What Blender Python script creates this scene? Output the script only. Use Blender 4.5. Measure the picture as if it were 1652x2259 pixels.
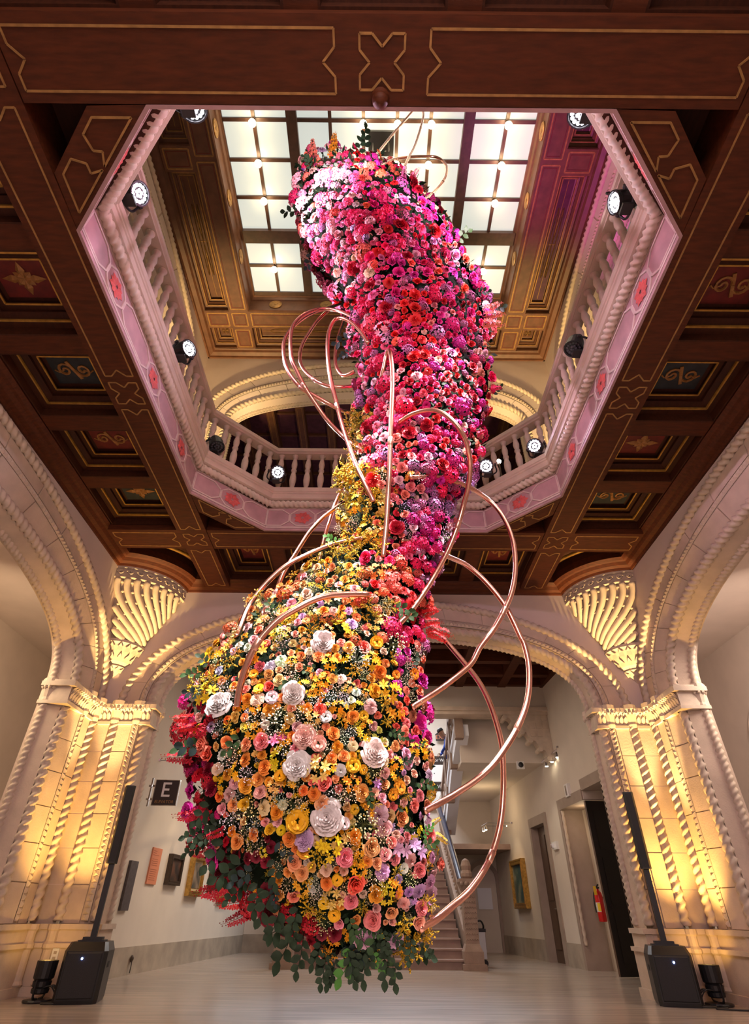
import bpy, math, random
import numpy as np
from mathutils import Matrix, Vector
R = random.Random(7)
NR = np.random.RandomState(11)
PI = math.pi
SC = bpy.context.scene
COL = SC.collection
for _o in list(bpy.data.objects):
    bpy.data.objects.remove(_o)

# ------------------------------------------------------------------ camera
EYE = np.array([0.0, 0.0, 0.89])
FPX, PITCH, YAW, ROLL = 1184.35, 0.643727, 0.00098, 0.00817
_cp, _sp, _cy, _sy = math.cos(PITCH), math.sin(PITCH), math.cos(YAW), math.sin(YAW)
_fwd = np.array([_sy*_cp, _cy*_cp, _sp]); _rt = np.array([_cy, -_sy, 0.0]); _up = np.cross(_rt, _fwd)
RT = math.cos(ROLL)*_rt + math.sin(ROLL)*_up
UP = -math.sin(ROLL)*_rt + math.cos(ROLL)*_up
FW = _fwd
cam = bpy.data.cameras.new('camera'); camo = bpy.data.objects.new('camera', cam); COL.objects.link(camo)
cam.sensor_fit = 'VERTICAL'; cam.sensor_height = 36.0; cam.lens = FPX/2259*36.0
cam.clip_start = 0.05; cam.clip_end = 100
M = Matrix.Identity(4)
for i in range(3):
    M[i][0] = RT[i]; M[i][1] = UP[i]; M[i][2] = -FW[i]; M[i][3] = EYE[i]
camo.matrix_world = M
SC.camera = camo

def ray(x, y):
    return RT*((x-826)/FPX) + UP*((1129.5-y)/FPX) + FW
def at(x, y, Y):
    d = ray(x, y); return EYE + d*(Y/d[1])
def at_depth(x, y, Y):
    d = ray(x, y); return EYE + d*(Y/d[1]), Y/d[1]

# ------------------------------------------------------------------ light and exposure
SC.view_settings.view_transform = 'Standard'; SC.view_settings.look = 'None'
SC.view_settings.exposure = 0.0; SC.view_settings.gamma = 1.0; SC.view_settings.use_curve_mapping = False
SC.cycles.use_denoising = True
SC.cycles.max_bounces = 6; SC.cycles.diffuse_bounces = 3; SC.cycles.glossy_bounces = 3
SC.cycles.sample_clamp_indirect = 6.0
W = bpy.data.worlds.new('world'); SC.world = W; W.use_nodes = True
W.node_tree.nodes['Background'].inputs[0].default_value = (0.95, 0.72, 0.60, 1)
W.node_tree.nodes['Background'].inputs[1].default_value = 0.22

def lamp(name, kind, loc, power, color, target=None, size=0.2, angle=50, blend=0.5, sy=None):
    l = bpy.data.lights.new(name, kind); l.energy = power; l.color = color
    o = bpy.data.objects.new(name, l); COL.objects.link(o); o.location = loc
    if kind == 'SPOT':
        l.spot_size = math.radians(angle); l.spot_blend = blend; l.shadow_soft_size = size
    elif kind == 'AREA':
        l.size = size
        if sy: l.shape = 'RECTANGLE'; l.size_y = sy
    else:
        l.shadow_soft_size = size
    if target is not None:
        o.rotation_euler = (Vector(target)-Vector(loc)).to_track_quat('-Z', 'Y').to_euler()
    return o
AMBER = (1.0, 0.55, 0.13); WARM = (1.0, 0.74, 0.46); PINKW = (1.0, 0.72, 0.93); LILAC = (0.80, 0.62, 1.0)
# side aisles, near hall and far hall: unseen area lamps added as general fill
lamp('aisle_fill', 'AREA', (-6.0, 7.6, 4.4), 110, WARM, (-8.0, 10.8, 2.2), 1.0)
lamp('aisle_fill', 'AREA', (6.0, 7.6, 4.4), 130, (1, .80, .66), (8.0, 10.8, 2.2), 1.0)
lamp('near_hall_fill', 'AREA', (0, -3.2, 4.6), 290, (1, .73, .70), (0, 2.0, 2.4), 3.0)
lamp('hall_fill', 'AREA', (0.0, 12.2, 5.5), 150, (1, .80, .62), (0, 12.2, 0), 2.4)
lamp('stair_lamp', 'AREA', (0.5, 17.5, 7.6), 620, (.86, .90, 1), (0.5, 17.5, 0), 3.0)
lamp('passage_lamp', 'POINT', (3.4, 18.2, 3.4), 18, WARM, None, .2)
lamp('upper_gallery_lamp', 'SPOT', (-4.0, 8.8, 7.4), 2000, (1, .66, .27), (-4.35, 9.1, 13.0), .1, 60, 1)
lamp('upper_gallery_lamp', 'SPOT', (4.1, 8.8, 7.4), 2000, (1, .66, .27), (4.4, 9.1, 13.0), .1, 60, 1)
lamp('upper_gallery_lamp', 'SPOT', (0, 8.6, 7.3), 260, (1, .74, .42), (0, 9.5, 12.6), .1, 110, 1)
lamp('upper_room_lamp', 'POINT', (-2.2, 14.5, 9.0), 12, (.9, .55, .9), None, .3)

# ------------------------------------------------------------------ materials
def mat(name, col, rough=0.6, metal=0.0, var=0.0, vscale=6.0, bump=0.0, bscale=60.0, spec=0.5, emit=None, estr=0.0, stretch=None, col2=None, coat=0.0):
    m = bpy.data.materials.new(name); m.use_nodes = True
    nt = m.node_tree; b = nt.nodes['Principled BSDF']
    b.inputs['Base Color'].default_value = (*col, 1); b.inputs['Roughness'].default_value = rough
    b.inputs['Metallic'].default_value = metal; b.inputs['Specular IOR Level'].default_value = spec
    if coat: b.inputs['Coat Weight'].default_value = coat; b.inputs['Coat Roughness'].default_value = .15
    if emit is not None:
        b.inputs['Emission Color'].default_value = (*emit, 1); b.inputs['Emission Strength'].default_value = estr
    if var or bump:
        tc = nt.nodes.new('ShaderNodeTexCoord'); mp = nt.nodes.new('ShaderNodeMapping')
        nt.links.new(tc.outputs['Object'], mp.inputs[0])
        if stretch: mp.inputs['Scale'].default_value = stretch
    if var:
        n = nt.nodes.new('ShaderNodeTexNoise'); n.inputs['Scale'].default_value = vscale; n.inputs['Detail'].default_value = 6
        nt.links.new(mp.outputs[0], n.inputs['Vector'])
        r = nt.nodes.new('ShaderNodeMixRGB')
        c2 = col2 if col2 else tuple(max(0, c*(1-var)) for c in col)
        r.inputs[1].default_value = (*c2, 1); r.inputs[2].default_value = (*[min(1, c*(1+var*.4)) for c in col], 1)
        k = nt.nodes.new('ShaderNodeMapRange'); k.inputs[1].default_value = .3; k.inputs[2].default_value = .7
        nt.links.new(n.outputs['Fac'], k.inputs[0]); nt.links.new(k.outputs[0], r.inputs[0]); nt.links.new(r.outputs[0], b.inputs['Base Color'])
    if bump:
        n2 = nt.nodes.new('ShaderNodeTexNoise'); n2.inputs['Scale'].default_value = bscale; n2.inputs['Detail'].default_value = 4
        nt.links.new(mp.outputs[0], n2.inputs['Vector'])
        bp = nt.nodes.new('ShaderNodeBump'); bp.inputs['Strength'].default_value = bump; bp.inputs['Distance'].default_value = .01
        nt.links.new(n2.outputs['Fac'], bp.inputs['Height']); nt.links.new(bp.outputs[0], b.inputs['Normal'])
    return m
MT = dict(
    stone=mat('cream_stone', (.60, .48, .37), .75, var=.16, vscale=3.5, bump=.25, bscale=45),
    carved=mat('carved_stone', (.60, .49, .38), .7, var=.14, vscale=8, bump=.2, bscale=70),
    mortar_and_shade=mat('mortar_and_shade', (.50, .40, .31), .9),
    plaster=mat('plaster', (.67, .56, .49), .85, var=.06, vscale=2.0, bump=.06, bscale=90),
    hallwall=mat('hall_plaster', (.68, .60, .50), .85, var=.05, vscale=2.0),
    baseb=mat('stone_skirting', (.42, .35, .27), .6, var=.25, vscale=3),
    floor=mat('travertine', (.45, .37, .30), .22, var=.28, vscale=2.2, stretch=(.35, 5, 1), bump=.03, bscale=20),
    wood=mat('dark_oak', (.085, .020, .005), .6, spec=.25, var=.35, vscale=5, stretch=(1, 6, 6), bump=.12, bscale=30),
    woodc=mat('oak_coffer', (.050, .013, .004), .6, spec=.25, var=.35, vscale=5, stretch=(6, 1, 6), bump=.1, bscale=30),
    woodu=mat('upper_oak', (.15, .062, .030), .5, var=.3, vscale=5, bump=.1, bscale=30),
    gold=mat('gilding', (.62, .36, .07), .42, metal=.55, var=.3, vscale=14),
    goldu=mat('worn_gilding', (.40, .22, .07), .5, metal=.4, var=.3, vscale=14),
    red=mat('painted_red', (.16, .012, .008), .6, var=.4, vscale=9),
    blue=mat('painted_slate', (.022, .030, .036), .6, var=.4, vscale=9),
    purple=mat('purple_paint_and_wash', (.085, .022, .045), .6, var=.35, vscale=7),
    tan=mat('gilt_ornament', (.42, .20, .055), .5, metal=.2, var=.3, vscale=18),
    frieze=mat('painted_frieze', (.44, .26, .27), .7, var=.22, vscale=4),
    friezeline=mat('frieze_line', (.60, .46, .42), .7, var=.15, vscale=8),
    rosette=mat('rosette_red', (.62, .10, .09), .65, var=.25, vscale=10),
    copper=mat('copper_tube', (.94, .48, .36), .23, metal=1.0),
    coupling=mat('copper_coupling', (.85, .48, .36), .3, metal=1.0),
    black=mat('black_plastic', (.012, .012, .013), .45),
    grille=mat('black_grille', (.016, .017, .019), .55, bump=.5, bscale=300),
    blacksheen=mat('black_paint', (.009, .009, .010), .35),
    rubber=mat('black_rubber', (.015, .015, .015), .6),
    led=mat('led_white', (1, 1, 1), .3, emit=(.92, .90, 1.0), estr=26),
    ledlens=mat('led_lens_dim', (.08, .08, .09), .15),
    bulb=mat('lamp_glow', (1, .9, .7), .3, emit=(1, .74, .40), estr=60),
    spotb=mat('track_glow', (1, .9, .7), .3, emit=(1, .86, .62), estr=22),
    bluedot=mat('blue_indicator', (.2, .3, 1), .3, emit=(.25, .38, 1), estr=25),
    reddot=mat('orange_indicator', (1, .3, .1), .3, emit=(1, .25, .05), estr=5),
    pane=mat('opal_glass', (.34, .36, .33), .35, emit=(.86, .93, .85), estr=.66),
    frame=mat('bronze_frame', (.085, .040, .026), .45, var=.3, vscale=9),
    chrome=mat('chrome', (.75, .75, .77), .12, metal=1.0),
    signb=mat('sign_brown', (.035, .022, .018), .35),
    signw=mat('sign_white', (.78, .76, .72), .5),
    orange=mat('orange_panel', (.62, .22, .11), .7),
    pastel=mat('label_text', (.40, .13, .06), .7),
    plaque=mat('grey_plaque', (.10, .085, .085), .45, var=.3, vscale=20),
    dframe=mat('dark_frame', (.055, .034, .018), .4, var=.3, vscale=20),
    gframe=mat('gilt_frame', (.60, .36, .09), .35, metal=.75, var=.35, vscale=20),
    liner=mat('cream_liner', (.55, .42, .22), .6),
    door=mat('brown_door', (.115, .068, .042), .45, var=.2, vscale=4, stretch=(6, 6, 1)),
    ddoor=mat('near_black_door', (.010, .006, .005), .5, var=.3, vscale=5),
    ddoor2=mat('maroon_door', (.026, .010, .010), .5, var=.3, vscale=5),
    casing=mat('door_stone', (.36, .28, .22), .7, var=.12, vscale=4),
    stairs=mat('stair_stone', (.36, .25, .20), .6, var=.2, vscale=4),
    newel=mat('newel_stone', (.33, .23, .17), .7, var=.2, vscale=6, bump=.4, bscale=60),
    rail=mat('rail_cover', (.012, .012, .035), .35),
    firered=mat('extinguisher_red', (.62, .012, .010), .3),
    yellow=mat('tag_yellow', (.85, .60, .03), .5),
    white=mat('white_plastic', (.75, .74, .70), .4),
    whitep=mat('white_paint', (.80, .82, .86), .5),
    silver=mat('silver_case', (.55, .56, .58), .35, metal=.6),
    skin=mat('skin', (.45, .25, .16), .6),
    cloth=mat('blue_cloth', (.02, .07, .38), .8),
    hair=mat('dark_hair', (.012, .010, .010), .6),
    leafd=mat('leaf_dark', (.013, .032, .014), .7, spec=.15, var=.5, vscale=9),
    stem=mat('stem_green', (.06, .12, .03), .6),
    wire=mat('steel_wire', (.35, .35, .36), .35, metal=1.0),
)
def painting_mat(name, c1, c2, c3):
    m = bpy.data.materials.new(name); m.use_nodes = True; nt = m.node_tree; b = nt.nodes['Principled BSDF']
    tc = nt.nodes.new('ShaderNodeTexCoord'); n = nt.nodes.new('ShaderNodeTexNoise'); n.inputs['Scale'].default_value = 3.2; n.inputs['Detail'].default_value = 6
    cr = nt.nodes.new('ShaderNodeValToRGB'); cr.color_ramp.elements[0].position = .36; cr.color_ramp.elements[0].color = (*c1, 1)
    cr.color_ramp.elements[1].position = .64; cr.color_ramp.elements[1].color = (*c3, 1)
    e = cr.color_ramp.elements.new(.5); e.color = (*c2, 1)
    nt.links.new(tc.outputs['Object'], n.inputs['Vector']); nt.links.new(n.outputs['Fac'], cr.inputs[0]); nt.links.new(cr.outputs[0], b.inputs['Base Color'])
    b.inputs['Roughness'].default_value = .45
    return m
def petal_mat(name, attr):
    # colour comes from each flower's own object colour (or from a colour attribute), deepened towards its heart by the mesh's 'tone'
    m = bpy.data.materials.new(name); m.use_nodes = True; nt = m.node_tree; b = nt.nodes['Principled BSDF']
    if attr:
        c = nt.nodes.new('ShaderNodeAttribute'); c.attribute_name = 'col'; co = c.outputs['Color']
    else:
        c = nt.nodes.new('ShaderNodeObjectInfo'); co = c.outputs['Color']
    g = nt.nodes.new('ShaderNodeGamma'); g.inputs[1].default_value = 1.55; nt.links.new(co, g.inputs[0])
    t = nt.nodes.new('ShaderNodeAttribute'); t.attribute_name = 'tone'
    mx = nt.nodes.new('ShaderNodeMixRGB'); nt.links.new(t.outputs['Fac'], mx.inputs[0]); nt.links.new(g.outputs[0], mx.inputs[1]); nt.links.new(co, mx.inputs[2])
    gr = nt.nodes.new('ShaderNodeAttribute'); gr.attribute_name = 'green'
    m2 = nt.nodes.new('ShaderNodeMixRGB'); nt.links.new(gr.outputs['Fac'], m2.inputs[0]); nt.links.new(mx.outputs[0], m2.inputs[1]); m2.inputs[2].default_value = (.045, .10, .025, 1)
    nt.links.new(m2.outputs[0], b.inputs['Base Color'])
    b.inputs['Roughness'].default_value = .55; b.inputs['Specular IOR Level'].default_value = .3
    return m
PET = petal_mat('petals', False); PETA = petal_mat('petals_mass', True)

# ------------------------------------------------------------------ mesh helpers
class MB:
    def __init__(s): s.v = []; s.f = []; s.n = 0; s.attr = {}
    def add(s, verts, faces):
        o = s.n; s.v.append(np.asarray(verts, float).reshape(-1, 3)); s.n += len(s.v[-1])
        if isinstance(faces, np.ndarray): faces = (faces+o).tolist(); s.f += faces
        else: s.f += [[i+o for i in q] for q in faces]
        return s
    def box(s, x0, x1, y0, y1, z0, z1):
        return s.add([(x0,y0,z0),(x1,y0,z0),(x1,y1,z0),(x0,y1,z0),(x0,y0,z1),(x1,y0,z1),(x1,y1,z1),(x0,y1,z1)],
                     [[0,3,2,1],[4,5,6,7],[0,1,5,4],[1,2,6,5],[2,3,7,6],[3,0,4,7]])
    def hexa(s, p):
        return s.add(p, [[0,3,2,1],[4,5,6,7],[0,1,5,4],[1,2,6,5],[2,3,7,6],[3,0,4,7]])
    def bar(s, a, b, w, h, up=(0,0,1)):
        a = np.array(a, float); b = np.array(b, float); d = b-a; d /= np.linalg.norm(d)
        x = np.cross(d, up); 
        if np.linalg.norm(x) < 1e-6: x = np.array([1.0,0,0])
        x /= np.linalg.norm(x); y = np.cross(x, d)
        q = []
        for e in (a, b):
            for i, j in ((-1,-1),(1,-1),(1,1),(-1,1)): q.append(e+x*w/2*i+y*h/2*j)
        return s.hexa(q)
    def prism(s, pts, fn, t0, t1):
        # pts: 2-D outline, fn(u, v, t) -> point
        n = len(pts); V = [fn(u, v, t0) for u, v in pts]+[fn(u, v, t1) for u, v in pts]
        F = [list(range(n))[::-1], list(range(n, 2*n))]+[[i, (i+1) % n, n+(i+1) % n, n+i] for i in range(n)]
        return s.add(V, F)
    def tube(s, path, r, n=8, caps=True, closed=False, twist=None):
        P = np.asarray(path, float); m = len(P)
        T = np.gradient(P, axis=0) if not closed else np.roll(P, -1, 0)-np.roll(P, 1, 0)
        T /= np.linalg.norm(T, axis=1)[:, None]+1e-12
        ref = np.array([0, 0, 1.0]) if abs(T[0][2]) < .9 else np.array([1.0, 0, 0])
        X = np.zeros_like(P); x = np.cross(T[0], ref); x /= np.linalg.norm(x); X[0] = x
        for i in range(1, m):
            x = X[i-1]-T[i]*(X[i-1]@T[i]); X[i] = x/np.linalg.norm(x)
        Yv = np.cross(T, X)
        a = np.arange(n)*2*PI/n
        rr = np.broadcast_to(np.asarray(r, float), (m,))[:, None]*np.ones(n)[None]
        if twist is not None:
            L = np.concatenate([[0], np.cumsum(np.linalg.norm(np.diff(P, axis=0), axis=1))])
            pitch, amp, st = twist
            rr = rr*(1+amp*np.cos(st*(a[None]-2*PI*L[:, None]/(pitch*st))))
        V = P[:, None]+rr[..., None]*(np.cos(a)[None, :, None]*X[:, None]+np.sin(a)[None, :, None]*Yv[:, None])
        i = np.arange(m if closed else m-1)[:, None]; j = np.arange(n)[None]
        i2 = (i+1) % m; j2 = (j+1) % n
        F = np.stack([i*n+j, i*n+j2, i2*n+j2, i2*n+j], -1).reshape(-1, 4)
        o = s.n; s.add(V.reshape(-1, 3), F)
        if caps and not closed:
            s.f.append([o+k for k in range(n)][::-1]); s.f.append([o+(m-1)*n+k for k in range(n)])
        return s
    def lathe(s, prof, n=12, c=(0,0,0), mtx=None, square=False):
        V = []; m = len(prof)
        for r, z in prof:
            for k in range(n):
                a = 2*PI*k/n; V.append((r*math.cos(a), r*math.sin(a), z))
        V = np.array(V)
        if mtx is not None: V = V@np.array(mtx)[:3, :3].T
        V = V+np.array(c)
        i = np.arange(m-1)[:, None]; j = np.arange(n)[None]; j2 = (j+1) % n
        F = np.stack([i*n+j, i*n+j2, (i+1)*n+j2, (i+1)*n+j], -1).reshape(-1, 4)
        o = s.n; s.add(V, F); s.f.append([o+k for k in range(n)][::-1]); s.f.append([o+(m-1)*n+k for k in range(n)])
        return s
    def grid(s, V):
        V = np.asarray(V, float); m, n = V.shape[:2]
        i = np.arange(m-1)[:, None]; j = np.arange(n-1)[None]
        F = np.stack([i*n+j, i*n+j+1, (i+1)*n+j+1, (i+1)*n+j], -1).reshape(-1, 4)
        return s.add(V.reshape(-1, 3), F)
    def mesh(s, name, m, smooth=False):
        me = bpy.data.meshes.new(name); V = np.concatenate(s.v) if s.v else np.zeros((0, 3))
        me.from_pydata(V, [], s.f); me.update()
        for q in (m if isinstance(m, (list, tuple)) else [m]): me.materials.append(q)
        if smooth: me.polygons.foreach_set('use_smooth', np.ones(len(me.polygons), bool))
        return me
    def build(s, name, m, parent=None, smooth=False, **kw):
        if isinstance(m, str): m = MT[m]
        return ob(name, s.mesh(name, m, smooth), parent, **kw)

def ob(name, me, parent=None, label=None, cat=None, group=None, kind=None, loc=None):
    o = bpy.data.objects.new(name, me); COL.objects.link(o)
    if parent is not None: o.parent = parent
    if loc is not None: o.location = loc
    tag(o, label, cat, group, kind); return o
def tag(o, label=None, cat=None, group=None, kind=None):
    for k, v in (('label', label), ('category', cat), ('group', group), ('kind', kind)):
        if v: o[k] = v
    return o
def thing(name, label, cat, loc=(0,0,0), rz=0, group=None):
    o = ob(name, None, None, label, cat, group, loc=loc); o.rotation_euler = (0, 0, rz); return o
def struct(name, label=None):
    o = ob(name, None, None, kind='structure'); 
    if label: o['label'] = label
    return o
def catmull(P, n=10, closed=False):
    P = np.asarray(P, float); out = []
    m = len(P)
    for i in range(m-1 if not closed else m):
        if closed: p0, p1, p2, p3 = P[i-1], P[i], P[(i+1) % m], P[(i+2) % m]
        else: p0 = P[max(i-1, 0)]; p1 = P[i]; p2 = P[i+1]; p3 = P[min(i+2, m-1)]
        for k in range(n):
            t = k/n
            out.append(.5*((2*p1)+(-p0+p2)*t+(2*p0-5*p1+4*p2-p3)*t*t+(-p0+3*p1-3*p2+p3)*t**3))
    if not closed: out.append(P[-1])
    return np.array(out)

# ------------------------------------------------------------------ room shell
XC, YC, XW, YF, ZC = 0.03, 4.49, 4.77, 9.59, 6.09
def frame(O, U, D):
    O, U, D = (np.array(q, float) for q in (O, U, D))
    return lambda u, d, z: O+U*u+D*d+np.array([0, 0, z])
fl = struct('floor')
MB().box(-9, 9, -6, 22, -.1, 0).build('slab', 'floor', fl)

def sup(a, b, n, sp, th):
    c, s = math.cos(th), math.sin(th)
    return a*math.copysign(abs(c)**(2/n), c), sp+b*max(s, 0)**(2/n)
ROPE = (.118, .24, 2)
def arch_wall(name, P, halfw, zb, ztop, o, i, sp, courses, nvous, piers=True, fine=1.0, stone='stone', thick=.44, ws=.5):
    """A wall with a moulded arch; P maps (along, depth, height); o, i = (half width, rise, roundness) of the outer and the inner curve."""
    w_ = struct(name)
    def K(w):
        return tuple(o[k]+(i[k]-o[k])*w for k in range(3))
    def pt(w, t):
        # t: ('r'|'l', z) on the legs, ('a', theta) on the arch
        a, b, n = K(w)
        if t[0] == 'r': return a, t[1]
        if t[0] == 'l': return -a, t[1]
        return sup(a, b, n, sp, t[1])
    hw = .9/(o[0]-i[0])
    legz = list(np.linspace(zb, sp, courses*4+1))
    ths = [PI*k/96 for k in range(1, 96)]
    T = [('r', z) for z in legz]+[('a', t) for t in ths]+[('l', z) for z in legz[::-1]]
    # plaster field round the arch
    m = MB(); cur = [pt(-.06, t) for t in T]
    V0 = [P(u, 0, z) for u, z in cur]
    V1 = [P(max(-halfw, min(halfw, u*1.3)) if abs(z-sp) > -1 and k[0] == 'a' else math.copysign(halfw, u), 0, ztop if k[0] == 'a' else z) for (u, z), k in zip(cur, T)]
    m.grid([V0, V1]); 
    m.build('plaster_field', 'plaster', w_)
    def path(w, d, z0, z1=None):
        q = [t for t in T if not (t[0] in 'rl' and t[1] < z0-1e-6)]
        return [P(*(lambda c: (c[0], d, c[1]))(pt(w, t))) for t in q]
    def dense(pts, step):
        pts = np.array(pts); L = np.concatenate([[0], np.cumsum(np.linalg.norm(np.diff(pts, axis=0), axis=1))])
        k = max(8, int(L[-1]/step)); s = np.linspace(0, L[-1], k)
        return np.stack([np.interp(s, L, pts[:, j]) for j in range(3)], 1)
    z0 = .76 if piers else zb
    for w, d, r in ((0, -.01, .062), (.93, .09, .066), (1.08, .36, .055)):
        MB().tube(dense(path(w, d, z0), .02/fine), r, 10, twist=ROPE if w < 1 else (.085, .22, 2)).build('rope_moulding', 'carved', w_, smooth=True)
    # flat backing and soffit
    for wa, da, wb, db, nm in ((.02, .014, ws, .014, 'mortar_bed'), (ws, .014, .9, .10, 'mortar_bed'), (1.0, .12, 1.10, .36, 'reveal'), (1.10, .36, 1.12, thick, 'soffit'), (1.12, thick, .5, thick, 'back_face')):
        A = [P(*(lambda c: (c[0], da, c[1]))(pt(wa, t))) for t in T]; B = [P(*(lambda c: (c[0], db, c[1]))(pt(wb, t))) for t in T]
        MB().grid([A, B]).build(nm, 'mortar_and_shade' if nm == 'mortar_bed' else stone, w_)
    # leaf band
    m = MB(); pl = dense(path(ws, -.005, z0), .075)
    pa = dense(path(ws-.055*hw, -.0, z0), .075); pb = dense(path(ws+.055*hw, 0, z0), .075); k = min(len(pl), len(pa), len(pb))
    dv = P(0, 1, 0)-P(0, 0, 0)
    for j in range(k-1):
        fa, fb = j/(k-1), (j+1)/(k-1)
        g = lambda q, f: q[min(len(q)-1, int(round(f*(len(q)-1))))]
        a0, a1, b0, b1 = g(pa, fa), g(pa, fb), g(pb, fa), g(pb, fb); c = (a0+a1+b0+b1)/4-dv*.035; e = (a0*.35+b0*.65)-dv*.02
        m.add([a0, a1, b1, b0, c, e], [[0, 1, 4], [1, 2, 4], [2, 3, 5], [3, 0, 5], [0, 4, 5], [2, 5, 4]])
    m.build('leaf_band', 'carved', w_)
    # stones
    leg = [(zb if not piers else .76)+((sp-.3 if piers else sp)-(zb if not piers else .76))*k/courses for k in range(courses+1)]
    spans = []
    for s in 'rl':
        for k in range(courses): spans.append([(s, leg[k]+(leg[k+1]-leg[k])*f) for f in (0.015, .985)])
    for k in range(nvous):
        a0, a1 = PI*(k+.012)/nvous, PI*(k+.988)/nvous
        spans.append([('a', a0+(a1-a0)*j/6) for j in range(7)])
    for wa, wb, d, e in ((.09, ws-.075*hw, .0, .0), (ws+.07*hw, .86, .0, .085)):
        for sp_ in spans:
            n = len(sp_); m = MB(); jit = R.uniform(-.003, .003)
            A = [pt(wa, t) for t in sp_]; B = [pt(wb, t) for t in sp_]
            F = [P(u, d+jit, z) for u, z in A]+[P(u, e+jit, z) for u, z in B]
            G = [P(u, d+.05, z) for u, z in A]+[P(u, e+.05, z) for u, z in B]
            fc = [[j, j+1, n+j+1, n+j] for j in range(n-1)]
            fc += [[j, j+1, 2*n+j+1, 2*n+j] for j in range(n-1)]+[[n+j, n+j+1, 3*n+j+1, 3*n+j] for j in range(n-1)]
            fc += [[0, n, 3*n, 2*n], [n-1, 2*n-1, 4*n-1, 3*n-1]]
            m.add(F+G, fc).build('stone_block', stone, w_)
    if piers:
        uA = o[0]+(o[0]-i[0])*.08; uin = K(1.12)[0]
        for s in (1, -1):
            for k in range(courses):      # narrow stones between the outer rope and the corner
                za, zc = leg[k]+.006, leg[k+1]-.006
                q = sorted((s*(uA), s*halfw))
                m = MB(); m.add([P(u, d, z) for d in (-.004, .03) for u, z in ((q[0], za), (q[1], za), (q[1], zc), (q[0], zc))], [[0,1,2,3],[0,4,5,1],[1,5,6,2],[2,6,7,3],[3,7,4,0]])
                m.build('stone_block', stone, w_)
            # capital: fillet, leaf course, abacus
            m = MB(); zt = sp+.03
            def slab(za, zc, pj, fwd=.44):
                m.hexa([P(s*u, d, z) for z in (za, zc) for u, d in ((halfw+.0, -pj), (uin-pj, -pj), (uin-pj, fwd), (halfw+.0, fwd))])
            slab(zt-.36, zt-.31, .035); slab(zt-.10, zt-.03, .085); slab(zt-.03, zt, .06); slab(zt-.31, zt-.10, .015)
            q = np.arange(uin, halfw, .075)
            for u in q:
                for zz, hh, pj in ((zt-.30, .13, .06), (zt-.20, .11, .085)):
                    m.add([P(s*u, -.01, zz), P(s*(u+.065), -.01, zz), P(s*(u+.032), -.03, zz+.02), P(s*u, -pj*.7, zz+hh*.7), P(s*(u+.065), -pj*.7, zz+hh*.7), P(s*(u+.032), -pj-.015, zz+hh)],
                          [[0, 2, 3], [2, 5, 3], [2, 1, 4], [2, 4, 5], [3, 5, 4]])
            for u, d in ((o[0], -.02), (K(.93)[0], .06), (K(1.08)[0], .34), (K(ws)[0], -.0)):
                c = P(s*u, d, 0); m.lathe([(.06, zt-.36), (.075, zt-.30), (.07, zt-.26), (.10, zt-.14), (.085, zt-.12), (.125, zt-.05), (.125, zt+.02)], 10, c)
                for k in range(10):
                    a = 2*PI*k/10; m.lathe([(.004, -.05), (.028, -.02), (.022, .03), (.004, .05)], 5, c+np.array([math.cos(a)*.105, math.sin(a)*.105, zt-.10]))
            m.build('capital', 'carved', w_)
            # base
            m = MB()
            slab(0, .10, .12); slab(.10, .50, .075); slab(.50, .55, .11); slab(.55, .70, .05); slab(.70, .76, .085)
            m.build('pier_base', stone, w_)
            m = MB()
            for u, d in ((o[0], -.06), (K(.93)[0], .0)):
                m.lathe([(.075, .10), (.095, .12), (.075, .16), (.072, .48), (.095, .50), (.095, .54), (.072, .57), (.072, .68), (.09, .70), (.09, .76)], 12, P(s*u, d, 0))
            m.build('base_shaft', stone, w_, smooth=False)
    return w_, K, pt
Pfar = frame((XC, YF, 0), (1, 0, 0), (0, 1, 0))
Pleft = frame((XC-XW, YC, 0), (0, 1, 0), (-1, 0, 0))
Pright = frame((XC+XW, YC, 0), (0, 1, 0), (1, 0, 0))
arch_wall('wall_far', Pfar, XW, 0, ZC+.1, (4.45, 2.06, 2.12), (3.93, 1.50, 2.5), 3.80, 6, 17, ws=.70)
arch_wall('wall_left', Pleft, YF-YC, 0, ZC+.1, (4.93, 2.12, 2.15), (4.06, 1.36, 2.45), 3.80, 6, 17, ws=.42)
arch_wall('wall_right', Pright, YF-YC, 0, ZC+.1, (4.93, 2.12, 2.15), (4.06, 1.36, 2.45), 3.80, 6, 17, ws=.42)
# aisles behind the side arches
for s, nm in ((-1, 'wall_aisle_left'), (1, 'wall_aisle_right')):
    w_ = struct(nm); x = XC+s*8.0
    MB().box(min(x, x+s*.2), max(x, x+s*.2), -1.5, 14, 0, 6).build('plaster_field', 'plaster', w_)
    MB().box(*sorted((XC+s*5.6, x)), 13.8, 14, 0, 6).build('end_wall', 'plaster', w_)
    MB().box(*sorted((XC+s*5.6, x)), -1.6, -1.4, 0, 6).build('end_wall', 'plaster', w_)
    MB().box(*sorted((XC+s*5.0, x)), -1.5, 14, 5.9, 6.0).build('aisle_ceiling', 'plaster', w_)
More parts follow.
